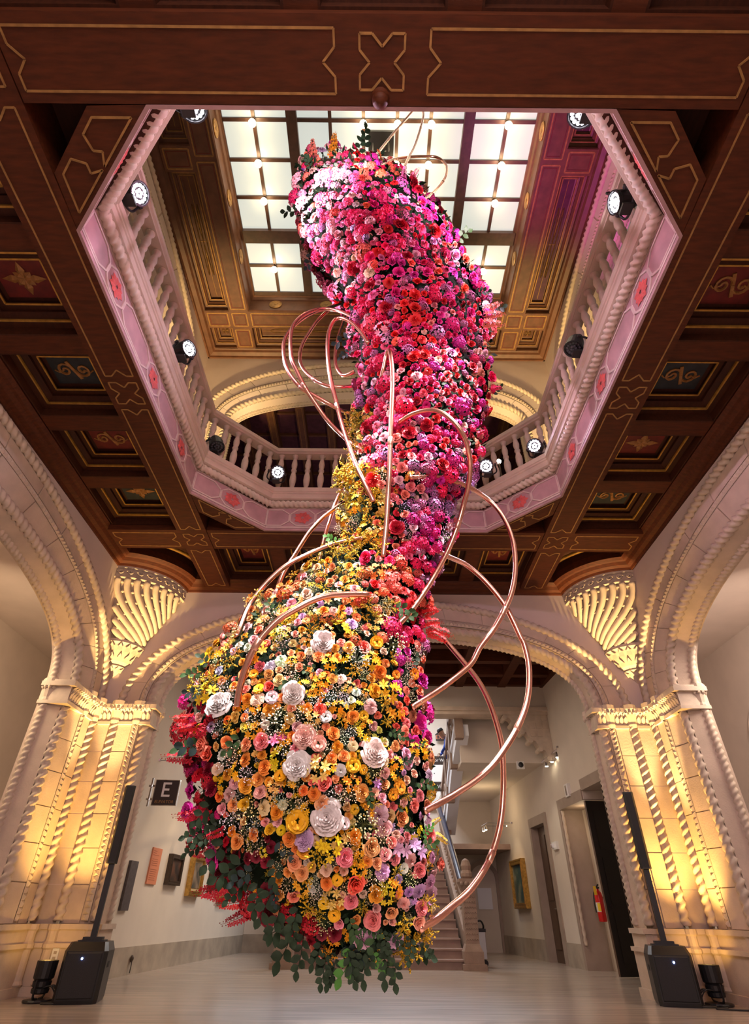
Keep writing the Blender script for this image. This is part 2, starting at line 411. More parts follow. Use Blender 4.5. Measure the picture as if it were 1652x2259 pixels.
# carved scalloped niches on the aisle walls
def niche(c, s, name, label):
    t = thing(name, label, 'carving', c)
    m = MB(); n = 13
    for k in range(n):
        a0 = -.25+(PI+.5)*k/n; a1 = -.25+(PI+.5)*(k+1)/n; am = (a0+a1)/2
        pts = [(0, 0)]+[( .66*math.cos(am)+.10*math.cos(am+f), .66*math.sin(am)+.10*math.sin(am+f)) for f in np.linspace(-1.5, 1.5, 7)]
        m2 = MB(); m2.add([(-s*(.02 if j else .09), u, v) for j, (u, v) in enumerate(pts)], [[0, j, j+1] for j in range(1, len(pts)-1)])
        m2.build('scallop', 'baseb', t)
    ring = [(-s*.03, .86*math.cos(a), .86*math.sin(a)) for a in np.linspace(-.3, PI+.3, 40)]
    MB().tube(ring, .03, 6).build('rim', 'plaster', t, smooth=True)
    MB().box(-.03, .03, -.8, .8, -1.6, -.25).build('niche_panel', 'plaster', t)
niche(at(4, 1630, 11.0)*np.array([0, 1, 1])+np.array([XC-7.97, 0, 0]), -1, 'carved_niche', 'scalloped shell carving on the wall beyond the left side arch')
niche(at(1652, 1630, 11.0)*np.array([0, 1, 1])+np.array([XC+7.97, 0, 0]), 1, 'carved_niche', 'scalloped shell carving on the wall beyond the right side arch')

# ------------------------------------------------------------------ fluted shell corbels in the two far corners
def corbel(s, label):
    cx = XC+s*XW
    t = thing('shell_corbel', label, 'corbel', (cx, YF, 0))
    rz = lambda z: .40+.56*max(0, (z-4.82)/.98)**.95
    def S(th, r, z): return np.array([-s*r*math.cos(th), -r*math.sin(th), z])
    zs = np.linspace(4.80, 5.84, 12); an = np.linspace(0, PI/2, 14)
    MB().grid([[S(a, rz(z)-.035, z) for a in an] for z in zs]).build('shell_bed', 'mortar_and_shade', t, smooth=True)  # darker colour puts the shade between the ribs into the bed
    for k in range(13):      # ribs drop from the cornice and sweep towards the far wall
        s0 = .07+.172*k; P = []; B = []
        for z in np.linspace(5.82, 4.84, 40):
            f = max(0, 5.82-z)/.98; sh = 1.55*f**1.45; th = (s0-sh)/rz(z); thb = (s0+.086-sh)/rz(z)
            if math.radians(1) < th < math.radians(89): P.append(S(th, rz(z), z))
            if math.radians(2) < thb < math.radians(88): B.append(S(thb, rz(z)+.005, z))
        if len(P) > 4:
            rr = [.058]*len(P); rr[-1] = .03; rr[0] = .045
            MB().tube(P, rr, 8).build('fluted_rib', 'carved', t, smooth=True)
        m = MB()
        for p in B[3::6]: m.lathe([(.003, -.030), (.024, -.017), (.032, 0), (.024, .017), (.003, .030)], 7, p)
        if B[3::6]: m.build('bead_string', 'carved', t, smooth=True, kind='stuff')
    pr = [(.965, 5.80), (1.0, 5.82), (.985, 5.86), (.975, 5.98), (1.02, 6.0), (1.02, 6.03)]
    MB().grid([[S(a, r, z) for a in an] for r, z in pr]).build('cornice_band', 'carved', t)
    m = MB()
    for k in range(9):      # scrolls on the band
        a = math.radians(5+10*k); sp_ = [S(a+math.radians(3.6*q*math.cos(g)), 1.0, 5.92+.05*q*math.sin(g)) for q, g in [(1-.045*j, j*.62) for j in range(17)]]
        m.tube(sp_, .016, 5)
    m.build('scroll_relief', 'carved', t, smooth=True)
    pr = [(.47, 4.85), (.48, 4.80), (.43, 4.77), (.36, 4.66), (.27, 4.52), (.20, 4.47), (.22, 4.45), (.15, 4.42), (.13, 4.38), (.05, 4.30), (.01, 4.26)]
    MB().grid([[S(a, r, z) for a in np.linspace(0, PI/2, 10)] for r, z in pr[::-1]]).build('corbel_foot', 'carved', t, smooth=False)
    m = MB()
    for row, (r, z, q) in enumerate(((.42, 4.72, 5), (.31, 4.58, 4), (.16, 4.40, 3))):
        for k in range(q):
            a = PI/2*(k+.5)/q; c = S(a, r, z); L = .11-.02*row
            o = S(a, 1, 0); o /= np.linalg.norm(o); sd = np.cross(o, (0, 0, 1))
            m.add([c-sd*L*.45-(0, 0, L*.6), c+sd*L*.45-(0, 0, L*.6), c+sd*L*.3+o*.03, c-sd*L*.3+o*.03, c+o*.075+np.array((0, 0, L*.5))], [[0, 1, 2, 3], [3, 2, 4]])
    m.build('acanthus_leaves', 'carved', t)
corbel(-1, 'fluted stone shell corbel in the far left corner under the ceiling')
corbel(1, 'fluted stone shell corbel in the far right corner under the ceiling')

# ------------------------------------------------------------------ lower coffered ceiling
ce = struct('ceiling')
BI, BO = 2.87, 3.38
YN0, YN1, YF0, YF1 = .94, 1.495, 7.49, 8.06
Y0, Y1 = -.6, 9.45
ZT = 6.60
def fillet(loop, z, parent, w=.016, h=.014, m='goldu', closed=True):
    b = MB(); n = len(loop)
    for k in range(n if closed else n-1):
        (x0, y0), (x1, y1) = loop[k], loop[(k+1) % n]
        b.bar((x0, y0, z), (x1, y1, z), w, h)
    return b.build('gilt_line', m, parent)
def notched(x0, x1, y0, y1, axis='y', n=.09):
    # a panel outline whose ends step in and come to a small point
    if axis == 'y':
        xm = (x0+x1)/2
        return [(x0, y0), (xm-n, y0), (xm, y0+n), (xm+n, y0), (x1, y0), (x1, y1), (xm+n, y1), (xm, y1-n), (xm-n, y1), (x0, y1)]
    return [(b, a) for a, b in notched(y0, y1, x0, x1, 'y', n)]
def star(cx, cy, r=.17, n=.075):
    return [(cx-r, cy-r), (cx-n, cy-r), (cx, cy-r+n), (cx+n, cy-r), (cx+r, cy-r), (cx+r, cy-n), (cx+r-n, cy), (cx+r, cy+n), (cx+r, cy+r), (cx+n, cy+r), (cx, cy+r-n), (cx-n, cy+r), (cx-r, cy+r), (cx-r, cy+n), (cx-r+n, cy), (cx-r, cy-n)]
for s in (-1, 1):
    x0, x1 = sorted((XC+s*(BI+.012), XC+s*BO)); xm = (x0+x1)/2
    b = MB().box(x0, x1, Y0, Y1, ZC, ZT).build('ceiling_beam', 'wood', ce)
    for ya, yb in ((YN1+.03, 4.23), (4.77, YF0-.03), (YF1+.05, Y1-.06)): fillet(notched(x0+.08, x1-.08, ya, yb), ZC, b)
    fillet(star(xm, 4.5), ZC, b); fillet(star(xm, (YF0+YF1)/2), ZC, b); fillet(star(xm, (YN0+YN1)/2), ZC, b)
for y0, y1 in ((YN0, YN1), (YF0, YF1)):
    for xa, xb in ((XC-4.55, XC-BO), (XC-BI, XC+BI), (XC+BO, XC+4.55)):
        b = MB().box(xa, xb, y0, y1, ZC, ZT).build('ceiling_beam', 'wood', ce)
        if xb-xa > 3:
            fillet(notched(xa+.06, XC-.36, y0+.08, y1-.08, 'x'), ZC, b); fillet(notched(XC+.36, xb-.06, y0+.08, y1-.08, 'x'), ZC, b); fillet(star(XC, (y0+y1)/2), ZC, b)
        else: fillet(notched(xa+.06, xb-.06, y0+.08, y1-.08, 'x'), ZC, b)
# diagonal beams under the chamfers of the opening
CH = .99
for sx in (-1, 1):
    for sy in (-1, 1):
        yb = 2.98
        A = np.array([XC+sx*BI, YC+sy*(yb-CH)]); B = np.array([XC+sx*(BI-CH), YC+sy*yb])
        o = np.array([sx, sy])/math.sqrt(2); d = (B-A)/np.linalg.norm(B-A); w = .35
        q = [A+o*.014, B+o*.014, B+o*w-d*w, A+o*w+d*w]
        b = MB().hexa([(*p, ZC+.004) for p in q]+[(*p, ZT) for p in q]).build('diagonal_beam', 'wood', ce)
        L = np.linalg.norm(B-A); f = lambda u, v: tuple(A+d*u+o*v)
        for k in (1, -1):
            e = lambda u, v: f(u if k > 0 else L-u, v)
            fillet([e(.17, .06), e(L/2-.02, .06), e(L/2-.12, .12), e(L/2-.07, .18), e(L/2-.13, .29), e(.40, .29)], ZC, b)
# ribs, coffers
def coffer(x0, x1, y0, y1, z, panel, orn, k=1.0, mw='woodc', mg='gold', name='coffer'):
    cx, cy = (x0+x1)/2, (y0+y1)/2
    def ring(i, zz): return [(x0+i, y0+i, zz), (x1-i, y0+i, zz), (x1-i, y1-i, zz), (x0+i, y1-i, zz)]
    m = MB(); pr = [(0, z), (.02*k, z), (.02*k, z+.12), (.09*k, z+.13), (.09*k, z+.16), (.17*k, z+.21), (.17*k, z+.25), (.23*k, z+.26), (.23*k, z+.33), (.27*k, z+.34)]
    for (i0, z0), (i1, z1) in zip(pr, pr[1:]):
        a, b = ring(i0, z0), ring(i1, z1)
        for j in range(4): m.add([a[j], a[(j+1) % 4], b[(j+1) % 4], b[j]], [[0, 1, 2, 3]])
    c = m.build(name, mw, ce if mw == 'woodc' else cu)
    for i, zz, w in ((.095*k, z+.145, .034), (.235*k, z+.262, .02)):
        r = ring(i, zz); b = MB()
        for j in range(4): b.bar(r[j], r[(j+1) % 4], w, w*.8)
        b.build('gilt_line', mg, c)
    i = .26*k
    MB().box(x0+i, x1-i, y0+i, y1-i, z+.34, z+.36).build('painted_panel', panel, c)
    if orn:
        b = MB(); zz = z+.335; hx, hy = (x1-x0)/2-i-.05, (y1-y0)/2-i-.04
        if orn == 'leaf':
            for g in range(8):
                a = 2*PI*g/8; e = 1.0 if g % 2 == 0 else .55
                tip = (cx+hx*e*math.cos(a), cy+hy*e*math.sin(a)); nx, ny = -math.sin(a)*.05, math.cos(a)*.05
                b.add([(cx, cy, zz), (cx+(tip[0]-cx)*.5+nx, cy+(tip[1]-cy)*.5+ny, zz-.004), (*tip, zz), (cx+(tip[0]-cx)*.5-nx, cy+(tip[1]-cy)*.5-ny, zz-.004), (cx+(tip[0]-cx)*.5, cy+(tip[1]-cy)*.5, zz-.03)], [[0, 1, 4], [1, 2, 4], [2, 3, 4], [3, 0, 4]])
        elif orn == 'scroll':
            for sg in (1, -1):
                b.tube([(cx+sg*(hx*.45-hx*.42*(1-j*.05)*math.cos(j*.55)), cy+sg*hy*.55*(1-j*.05)*math.sin(j*.55), zz) for j in range(18)], .018, 5)
                b.tube([(cx+sg*hx*.5, cy, zz), (cx+sg*hx*.8, cy+hy*.2, zz), (cx+sg*hx*1.0, cy, zz)], .012, 5)
            b.bar((cx-hx*.2, cy-hy*.7, zz), (cx+hx*.2, cy+hy*.7, zz), .04, .02)
        elif orn == 'knot':
            n = 26
            for sg in (1, -1):
                b.tube([(cx+hx*.85*math.cos(2*PI*j/n), cy+sg*hy*.6*math.sin(4*PI*j/n), zz) for j in range(n+1)], .013, 4)
            b.bar((cx-hx, cy, zz), (cx+hx, cy, zz), .012, .01); b.bar((cx, cy-hy, zz), (cx, cy+hy, zz), .012, .01)
        b.build('gilt_ornament', 'tan' if mw == 'woodc' else mg, c)
    return c
cw = (YF0-YN1-4*.25)/5; ZR = ZC+.10
for s in (-1, 1):
    xa, xb = sorted((XC+s*BO, XC+s*4.50))
    for k in range(5):
        y0 = YN1+k*(cw+.25)
        if k < 4: MB().box(xa, xb, y0+cw, y0+cw+.25, ZR, ZT).build('ceiling_rib', 'wood', ce)
        coffer(xa, xb, y0, y0+cw, ZR, 'red' if k in (1, 3) else 'blue', ('leaf', 'leaf', 'scroll', 'scroll', 'leaf')[k] if s < 0 else ('leaf', 'scroll', 'scroll', 'leaf', 'scroll')[k])
cx_ = (2*BI-4*.25)/5
for ya, yb, far in ((YF1, 9.34, 1), (Y0+.2, YN0, 0)):
    for k in range(5):
        x0 = XC-BI+k*(cx_+.25)
        if k < 4: MB().box(x0+cx_, x0+cx_+.25, ya, yb, ZR, ZT).build('ceiling_rib', 'wood', ce)
        coffer(x0, x0+cx_, ya, yb, ZR, 'red' if k % 2 == 0 else 'blue', 'scroll' if far else None)
# crown mouldings along the walls and round the corbels
def crown(path, name='crown_moulding'):
    # path: list of (x, y, nx, ny): point on the wall and direction into the room
    pr = [(.0, ZC-.06), (.03, ZC-.06), (.05, ZC-.02), (.12, ZC+.0), (.16, ZC+.05), (.20, ZC+.06), (.25, ZC+.10), (.25, ZT)]
    m = MB(); m.grid([[(x+nx*i, y+ny*i, z) for x, y, nx, ny in path] for i, z in pr]).build(name, 'wood', ce)
for s in (-1, 1):
    x = XC+s*XW
    crown([(x, Y0, -s, 0), (x, YF-1.02, -s, -.4)])
    arc = []
    for a in np.linspace(PI/2, 0, 15):
        arc.append((x-s*1.0*math.cos(a), YF-1.0*math.sin(a), -s*math.cos(a), -math.sin(a)))
    crown(arc)
    m = MB(); an = np.linspace(0, PI/2, 15)
    m.grid([[(x-s*r*math.cos(a), YF-r*math.sin(a), z) for a in an] for r, z in ((1.24, ZC+.1), (1.26, ZC+.36), (1.5, ZC+.38))]).build('curved_board', 'woodc', ce, smooth=False)
    g = MB().tube([(x-s*1.52*math.cos(a), YF-1.52*math.sin(a), ZC+.24) for a in an[1:-1]], .035, 6); g.tube([(x-s*1.62*math.cos(a), YF-1.62*math.sin(a), ZC+.32) for a in an[2:-2]], .02, 6)
    g.build('curved_gilt_line', 'gold', ce, smooth=True)
    MB().box(*sorted((x, XC+s*BO)), YF1, YF, ZC+.42, ZC+.45).build('corner_panel', 'woodc', ce)
crown([(XC-XW+1.0, YF, .4, -1), (XC+XW-1.0, YF, -.4, -1)])
MB().lathe([(.01, 5.98), (.035, 5.99), (.06, 6.01), (.065, 6.035), (.045, 6.06), (.075, 6.08), (.075, 6.1)], 14, (XC-.01, 1.44, 0)).build('pendant_boss', 'wood', ce, smooth=True)
# boards that close the triangles beside the diagonal beams
MB().box(XC-4.6, XC+4.6, Y0, 1.55, ZT-.02, ZT).build('ceiling_board', 'woodc', ce)
MB().box(XC-4.6, XC+4.6, 7.4, 9.5, ZT-.02, ZT).build('ceiling_board', 'woodc', ce)
for s in (-1, 1): MB().box(*sorted((XC+s*2.95, XC+s*4.6)), 1.5, 7.5, ZT-.02, ZT).build('ceiling_board', 'woodc', ce)
for sx in (-1, 1):
    for ya, yb in ((1.5, 2.6), (6.4, 7.5)):
        MB().add([(XC+sx*2.95, ya if ya < 2 else yb, ZT-.05), (XC+sx*2.95, yb if ya < 2 else ya, ZT-.05), (XC+sx*1.75, ya if ya < 2 else yb, ZT-.05)], [[0, 1, 2]]).build('triangle_board', 'woodc', ce)

# ------------------------------------------------------------------ octagonal opening: frieze, cornice, balustrade
def octo(a, c):
    b = a+.11
    return [np.array((XC+x, YC+y)) for x, y in ((-a, -b+c), (-a, b-c), (-a+c, b), (a-c, b), (a, b-c), (a, -b+c), (a-c, -b), (-a+c, -b))]
tr = struct('trim_1', 'painted frieze and stone cornice round the octagonal ceiling opening')
bal = thing('balustrade', 'pale stone balustrade of turned balusters round the octagonal ceiling opening', 'balustrade', (XC, YC, 0))
BL = np.array((XC, YC, 0))
def lift(p, z): return np.array((p[0], p[1], z))
O0 = octo(2.87, .99); O1 = octo(2.99, 1.04)
def ringface(pr, k):
    m = MB(); rows = []
    for a, z in pr:
        q = octo(a, .99+(a-2.87)*.414); rows.append([lift(q[k], z), lift(q[(k+1) % 8], z)])
    return m.grid(rows)
balm = MB().lathe([(.062, 0), (.062, .05), (.045, .06), (.045, .09), (.034, .12), (.05, .20), (.062, .30), (.058, .38), (.040, .46), (.034, .49), (.052, .51), (.052, .54), (.036, .56), (.050, .62), (.056, .68), (.042, .76), (.030, .82), (.046, .84), (.046, .86), (.060, .87), (.060, .90)], 12).mesh('baluster', MT['carved'], True)
for k in range(8):
    A, B = O0[k], O0[(k+1) % 8]; d = (B-A); L = np.linalg.norm(d); d = d/L; n = np.array((d[1], -d[0]))   # n: towards the opening
    if n@(np.array((XC, YC))-A) < 0: n = -n
    fr = ringface([(2.99, 6.11), (2.99, 6.58), (2.87, 6.58), (2.87, 6.13), (2.855, 6.12), (2.855, 6.08), (2.885, 6.08)], k).build('frieze_panel', 'frieze', tr)
    # interlaced octagon pattern, raised lines and rosettes
    f = lambda u, v: np.array((*(A+d*u+n*.006), 6.35+v))
    b = MB(); zh = .165; ros = []
    if L > 2: cs = [L/2+1.26*j for j in (-1, 0, 1)]
    else: cs = [L/2]
    def loop(u0, u1, ch):
        pts = [(u0+ch, -zh), (u1-ch, -zh), (u1, -zh*.45), (u1, zh*.45), (u1-ch, zh), (u0+ch, zh), (u0, zh*.45), (u0, -zh*.45)]
        pts = [(min(max(u, .01), L-.01), v) for u, v in pts]
        for i in range(8):
            p, q = pts[i], pts[(i+1) % 8]
            if abs(p[0]-q[0])+abs(p[1]-q[1]) > 1e-4: b.bar(f(*p), f(*q), .022, .012, (*n, 0))
    for c in cs: loop(c-.21, c+.21, .11)
    ed = [0]+[e for c in cs for e in (c-.21, c+.21)]+[L]
    for u0, u1 in zip(ed[::2], ed[1::2]):
        st, en = u0 > 0, u1 < L
        loop(u0+.02 if st else u0-.3, u1-.02 if en else u1+.3, .13)
    b.bar(f(.01, .205), f(L-.01, .205), .02, .014, (*n, 0)); b.bar(f(.01, -.205), f(L-.01, -.205), .03, .02, (*n, 0))
    b.build('interlaced_line', 'friezeline', fr)
    for c in cs:
        m = MB()
        for g in range(10):
            a = 2*PI*g/10; e = 1 if g % 2 == 0 else .88
            p = lambda r, s_, h: np.array((*(A+d*(c+r*math.cos(a)*.165-s_*math.sin(a))+n*(.006+h)), 6.35+r*math.sin(a)*.135+s_*math.cos(a)))
            m.add([p(.1, 0, .008), p(.62*e, .044, .004), p(1*e, 0, .002), p(.62*e, -.044, .004), p(.6*e, 0, .018)], [[0, 1, 4], [1, 2, 4], [2, 3, 4], [3, 0, 4]])
        m.build('rosette', 'rosette', fr)
    ringface([(2.99, 6.55), (2.85, 6.56), (2.85, 6.665), (2.79, 6.68), (2.76, 6.695), (2.76, 6.79), (2.745, 6.80), (2.745, 6.825), (2.73, 6.835), (2.73, 6.92), (2.75, 6.93), (3.10, 6.93)], k).build('cornice_course', 'stone', tr)
    q = octo(2.815, .967); a, e = q[k], q[(k+1) % 8]; nn = max(4, int(np.linalg.norm(e-a)/.016))
    MB().tube([lift(a+(e-a)*j/nn, 6.605) for j in range(nn+1)], .058, 10, twist=(.085, .2, 2)).build('rope_moulding', 'carved', tr, smooth=True)
    # balusters and rail
    q = octo(2.91, 1.007); a, e = q[k], q[(k+1) % 8]; LL = np.linalg.norm(e-a); nb = max(3, int(round(LL/.252)))
    for j in range(nb):
        p = a+(e-a)*(j+.5)/nb
        o = ob('baluster', balm, bal); o.location = lift(p, 6.93)-BL
    m = MB()
    m2 = MB()
    for m_, pr in ((m, [(3.0, 7.82), (2.83, 7.82), (2.83, 7.85), (2.80, 7.86), (2.80, 7.92), (2.815, 7.95), (3.005, 7.95), (3.02, 7.92), (3.02, 7.86), (3.0, 7.85), (3.0, 7.82)]), (m2, [(2.99, 6.93), (2.83, 6.93), (2.83, 6.965), (2.99, 6.965), (2.99, 6.93)])):
        rows = []
        for a_, z in pr:
            q = octo(a_, .99+(a_-2.87)*.414); rows.append([lift(q[k], z)-BL, lift(q[(k+1) % 8], z)-BL])
        m_.grid(rows)
    m.build('handrail', 'stone', bal); m2.build('plinth', 'stone', bal)
fu = struct('floor_upper'); qa = octo(2.98, 1.035)
outer = [(XC-5.6, YC-3), (XC-5.6, YC+3), (XC-3, 9.6), (XC+3, 9.6), (XC+5.6, YC+3), (XC+5.6, YC-3), (XC+3, -2), (XC-3, -2)]
m = MB()
for z in (6.63, 6.90): m.grid([[lift(p, z) for p in qa+[qa[0]]], [lift(p, z) for p in outer+[outer[0]]]])
for x0, y0, x1, y1 in ((-5.6, YC+3, -3, 9.6), (-5.6, -2, -3, YC-3), (3, YC+3, 5.6, 9.6), (3, -2, 5.6, YC-3)):
    for z in (6.63, 6.9): m.add([(XC+x0, y0, z), (XC+x1, y0, z), (XC+x1, y1, z), (XC+x0, y1, z)], [[0, 1, 2, 3]])
m.build('slab', 'baseb', fu)

# ------------------------------------------------------------------ upper room
ZU = 13.58
arch_wall('wall_upper_far', Pfar, XW, 6.9, ZU+.1, (4.50, 2.25, 2.2), (3.85, 1.25, 2.2), 11.0, 5, 13, piers=False, fine=.7, stone='plaster')
arch_wall('wall_upper_left', Pleft, YF-YC, 6.9, ZU+.1, (4.86, 2.35, 2.8), (4.2, 1.5, 2.8), 11.0, 5, 13, piers=False, fine=.6, stone='plaster')
arch_wall('wall_upper_right', Pright, YF-YC, 6.9, ZU+.1, (4.86, 2.35, 2.8), (4.2, 1.5, 2.8), 11.0, 5, 13, piers=False, fine=.6, stone='plaster')
cu = struct('ceiling_upper')
WX, WY0, WY1 = 3.40, 1.46, 8.16; SXc = .06
bx = lambda *a: MB().box(*a)
def ubeam(x0, x1, y0, y1):
    b = bx(x0, x1, y0, y1, ZU, ZU+.5).build('ceiling_beam', 'woodu', cu)
    fillet([(x0+.06, y0+.06), (x1-.06, y0+.06), (x1-.06, y1-.06), (x0+.06, y1-.06)], ZU, b, .03, .012, 'goldu')
    fillet([(x0+.11, y0+.11), (x1-.11, y0+.11), (x1-.11, y1-.11), (x0+.11, y1-.11)], ZU, b, .012, .01, 'red')
    return b
for s in (-1, 1):
    xa, xb = sorted((XC+s*WX, XC+s*3.9)); xc_, xd = sorted((XC+s*3.9, XC+s*4.55))
    for ya, yb in ((WY1, 8.66), (.96, WY1 if False else WY0), (4.35, 4.85)):
        ubeam(xc_, xd, ya, yb)
    ubeam(xa, xb, 8.66, 9.32); ubeam(xa, xb, .3, .96)
    ubeam(xa, xb, WY0, 4.6); ubeam(xa, xb, 4.6, WY1)
    for ya in (8.16, .96): ubeam(xa, xb, ya, ya+.5)
    coffer(xc_, xd, 4.85, WY1, ZU+.02, 'purple' if s > 0 else 'woodu', 'knot', .7, 'woodu', 'goldu')  # purple panel on one side only: the magenta light wash as colour
    coffer(xc_, xd, WY0, 4.35, ZU+.02, 'purple' if s > 0 else 'woodu', 'knot', .7, 'woodu', 'goldu')  # same magenta wash put into the panel colour
    coffer(xc_, xd, 8.66, 9.32, ZU+.02, 'woodu', 'knot', .7, 'woodu', 'goldu')
for ya, yb, yc, yd in ((WY1, 8.66, 8.66, 9.32), (.96, WY0, .3, .96)):
    ubeam(XC-WX, XC, ya, yb); ubeam(XC, XC+WX, ya, yb)
    ubeam(XC-.25, XC+.25, yc, yd)
    coffer(XC-WX, XC-.25, yc, yd, ZU+.02, 'woodu', 'knot', .7, 'woodu', 'goldu'); coffer(XC+.25, XC+WX, yc, yd, ZU+.02, 'woodu', 'knot', .7, 'woodu', 'goldu')
for q in (((XC-XW, -.6, 1, 0), (XC-XW, YF, 1, 0)), ((XC+XW, -.6, -1, 0), (XC+XW, YF, -1, 0)), ((XC-XW, YF, 0, -1), (XC+XW, YF, 0, -1))):
    pr = [(0, ZU-.10), (.04, ZU-.10), (.06, ZU-.05), (.16, ZU-.02), (.20, ZU+.03), (.24, ZU+.04), (.24, ZU+.4)]
    MB().grid([[(x+nx*i, y+ny*i, z) for x, y, nx, ny in q] for i, z in pr]).build('crown_moulding', 'woodu', cu)
bx(XC-5, XC+5, -.8, .98, ZU+.45, ZU+.5).build('ceiling_board', 'woodu', cu); bx(XC-5, XC+5, 8.6, 9.8, ZU+.45, ZU+.5).build('ceiling_board', 'woodu', cu)
for s in (-1, 1): bx(*sorted((XC+s*3.88, XC+s*5)), .9, 8.7, ZU+.45, ZU+.5).build('ceiling_board', 'woodu', cu)
# light well with pierced medallions
ZG = 14.20
med = MB()
med.lathe([(.17, 0), (.17, .02), (.15, .03), (.13, .02)], 20)
for g in range(8):
    a = 2*PI*g/8; med.lathe([(.045, .012), (.05, .024), (.03, .03)], 8, (.09*math.cos(a), .09*math.sin(a), 0))
med.lathe([(.03, .01), (.035, .03), (.01, .036)], 8)
medm = med.mesh('medallion', MT['goldu'], False)
for k, (p0, p1) in enumerate((((XC-WX, WY0), (XC-WX, WY1)), ((XC-WX, WY1), (XC+WX, WY1)), ((XC+WX, WY1), (XC+WX, WY0)), ((XC+WX, WY0), (XC-WX, WY0)))):
    p0, p1 = np.array(p0), np.array(p1); d = (p1-p0)/np.linalg.norm(p1-p0); n = np.array((d[1], -d[0]))
    if n@(np.array((XC, 4.8))-p0) < 0: n = -n
    w_ = MB().grid([[lift(p0+n*i, z), lift(p1+n*i, z)] for i, z in ((.0, ZU-.004), (.03, ZU+.02), (.03, ZU+.06), (.014, ZU+.08), (.014, ZG-.16), (.05, ZG-.14), (.08, ZG-.08), (.12, ZG-.06), (.12, ZG+.05))]).build('well_face', 'woodu', cu)
    nn = int(np.linalg.norm(p1-p0)/1.35)
    for j in range(nn):
        p = (p0+p1)/2+d*(j-(nn-1)/2)*1.35+n*.016
        o = ob('medallion', medm, w_); o.matrix_world = Matrix(((d[0], 0, n[0], p[0]), (d[1], 0, n[1], p[1]), (0, 1, 0, ZU+.29), (0, 0, 0, 1)))
# skylight
sk = struct('window_1', 'large opal glass skylight with dark mullions and bare bulbs')
xs = [(-3.30, 'e'), (-2.65, 'm'), (-1.96, 'b'), (-1.74, 'b'), (-1.056, 'm'), (-.354, 'm'), (.354, 'm'), (1.056, 'm'), (1.74, 'b'), (1.96, 'b'), (2.65, 'm'), (3.30, 'e')]
ys = [(1.69, 'e'), (2.41, 'm'), (3.02, 'b'), (3.32, 'b'), (4.065, 'm'), (4.815, 'm'), (5.59, 'm'), (6.31, 'b'), (6.61, 'b'), (7.22, 'm'), (7.95, 'e')]
xs = [(a+SXc, k) for a, k in xs]
for (a, k), (c, k2) in zip(xs, xs[1:]):
    if k == 'b' and k2 == 'b': bx(a, c, ys[0][0], ys[-1][0], ZG-.14, ZG+.06).build('skylight_beam', 'frame', sk)
for (a, k), (c, k2) in zip(ys, ys[1:]):
    if k == 'b' and k2 == 'b': bx(xs[0][0], xs[-1][0], a, c, ZG-.13, ZG+.06).build('skylight_beam', 'frame', sk)
for a, k in xs:
    if k == 'm': bx(a-.035, a+.035, ys[0][0], ys[-1][0], ZG-.06, ZG+.05).build('mullion', 'frame', sk)
for a, k in ys:
    if k == 'm': bx(xs[0][0], xs[-1][0], a-.035, a+.035, ZG-.055, ZG+.05).build('mullion', 'frame', sk)
bx(XC-WX-.1, xs[0][0], WY0-.1, WY1+.1, ZG-.05, ZG+.06).build('skylight_frame', 'frame', sk); bx(xs[-1][0], XC+WX+.1, WY0-.1, WY1+.1, ZG-.05, ZG+.06).build('skylight_frame', 'frame', sk)
bx(XC-WX-.1, XC+WX+.1, ys[-1][0], WY1+.1, ZG-.05, ZG+.06).build('skylight_frame', 'frame', sk); bx(XC-WX-.1, XC+WX+.1, WY0-.1, ys[0][0], ZG-.05, ZG+.06).build('skylight_frame', 'frame', sk)
pm = {}
for (xa, k1), (xb, k2) in zip(xs, xs[1:]):
    if k1 == 'b' and k2 == 'b': continue
    for (ya, j1), (yb, j2) in zip(ys, ys[1:]):
        if j1 == 'b' and j2 == 'b': continue
        key = (round(xb-xa, 3), round(yb-ya, 3))
        if key not in pm: pm[key] = MB().box(-key[0]/2, key[0]/2, -key[1]/2, key[1]/2, 0, .012).mesh('pane', MT['pane'])
        ob('pane', pm[key], sk, loc=((xa+xb)/2, (ya+yb)/2, ZG))
bm_ = MB().lathe([(.004, -.15), (.05, -.138), (.078, -.09), (.07, -.04), (.03, .0)], 12).mesh('bulb', MT['bulb'], True)
so_ = MB().lathe([(.05, 0), (.05, .02), (.028, .03), (.028, .10)], 10).mesh('lamp_holder', MT['frame'], False)
for x, y in [(s*2.65, yy) for s in (-1, 1) for yy in (2.41, 4.065, 4.815, 5.59, 7.22)]+[(x, 4.065) for x in (-.354, .354, 1.056)]+[(.354, 4.815), (1.056, 4.815), (-.354, 4.815), (1.056, 5.59)]:
    h = ob('lamp_holder', so_, sk, loc=(x+SXc, y, ZG-.16)); ob('bulb', bm_, h)
hub = thing('hoist_plate', 'dark steel hoist plate with hanging rods in the middle of the skylight', 'hoist', (SXc, 4.44, ZG))
MB().box(-.25, .29, -.22, .24, -.16, -.062).build('plate', 'black', hub)
for x in (-.15, .18): MB().tube([(x, 0, -.16), (x, 0, -.55)], .02, 6).build('rod', 'wire', hub)
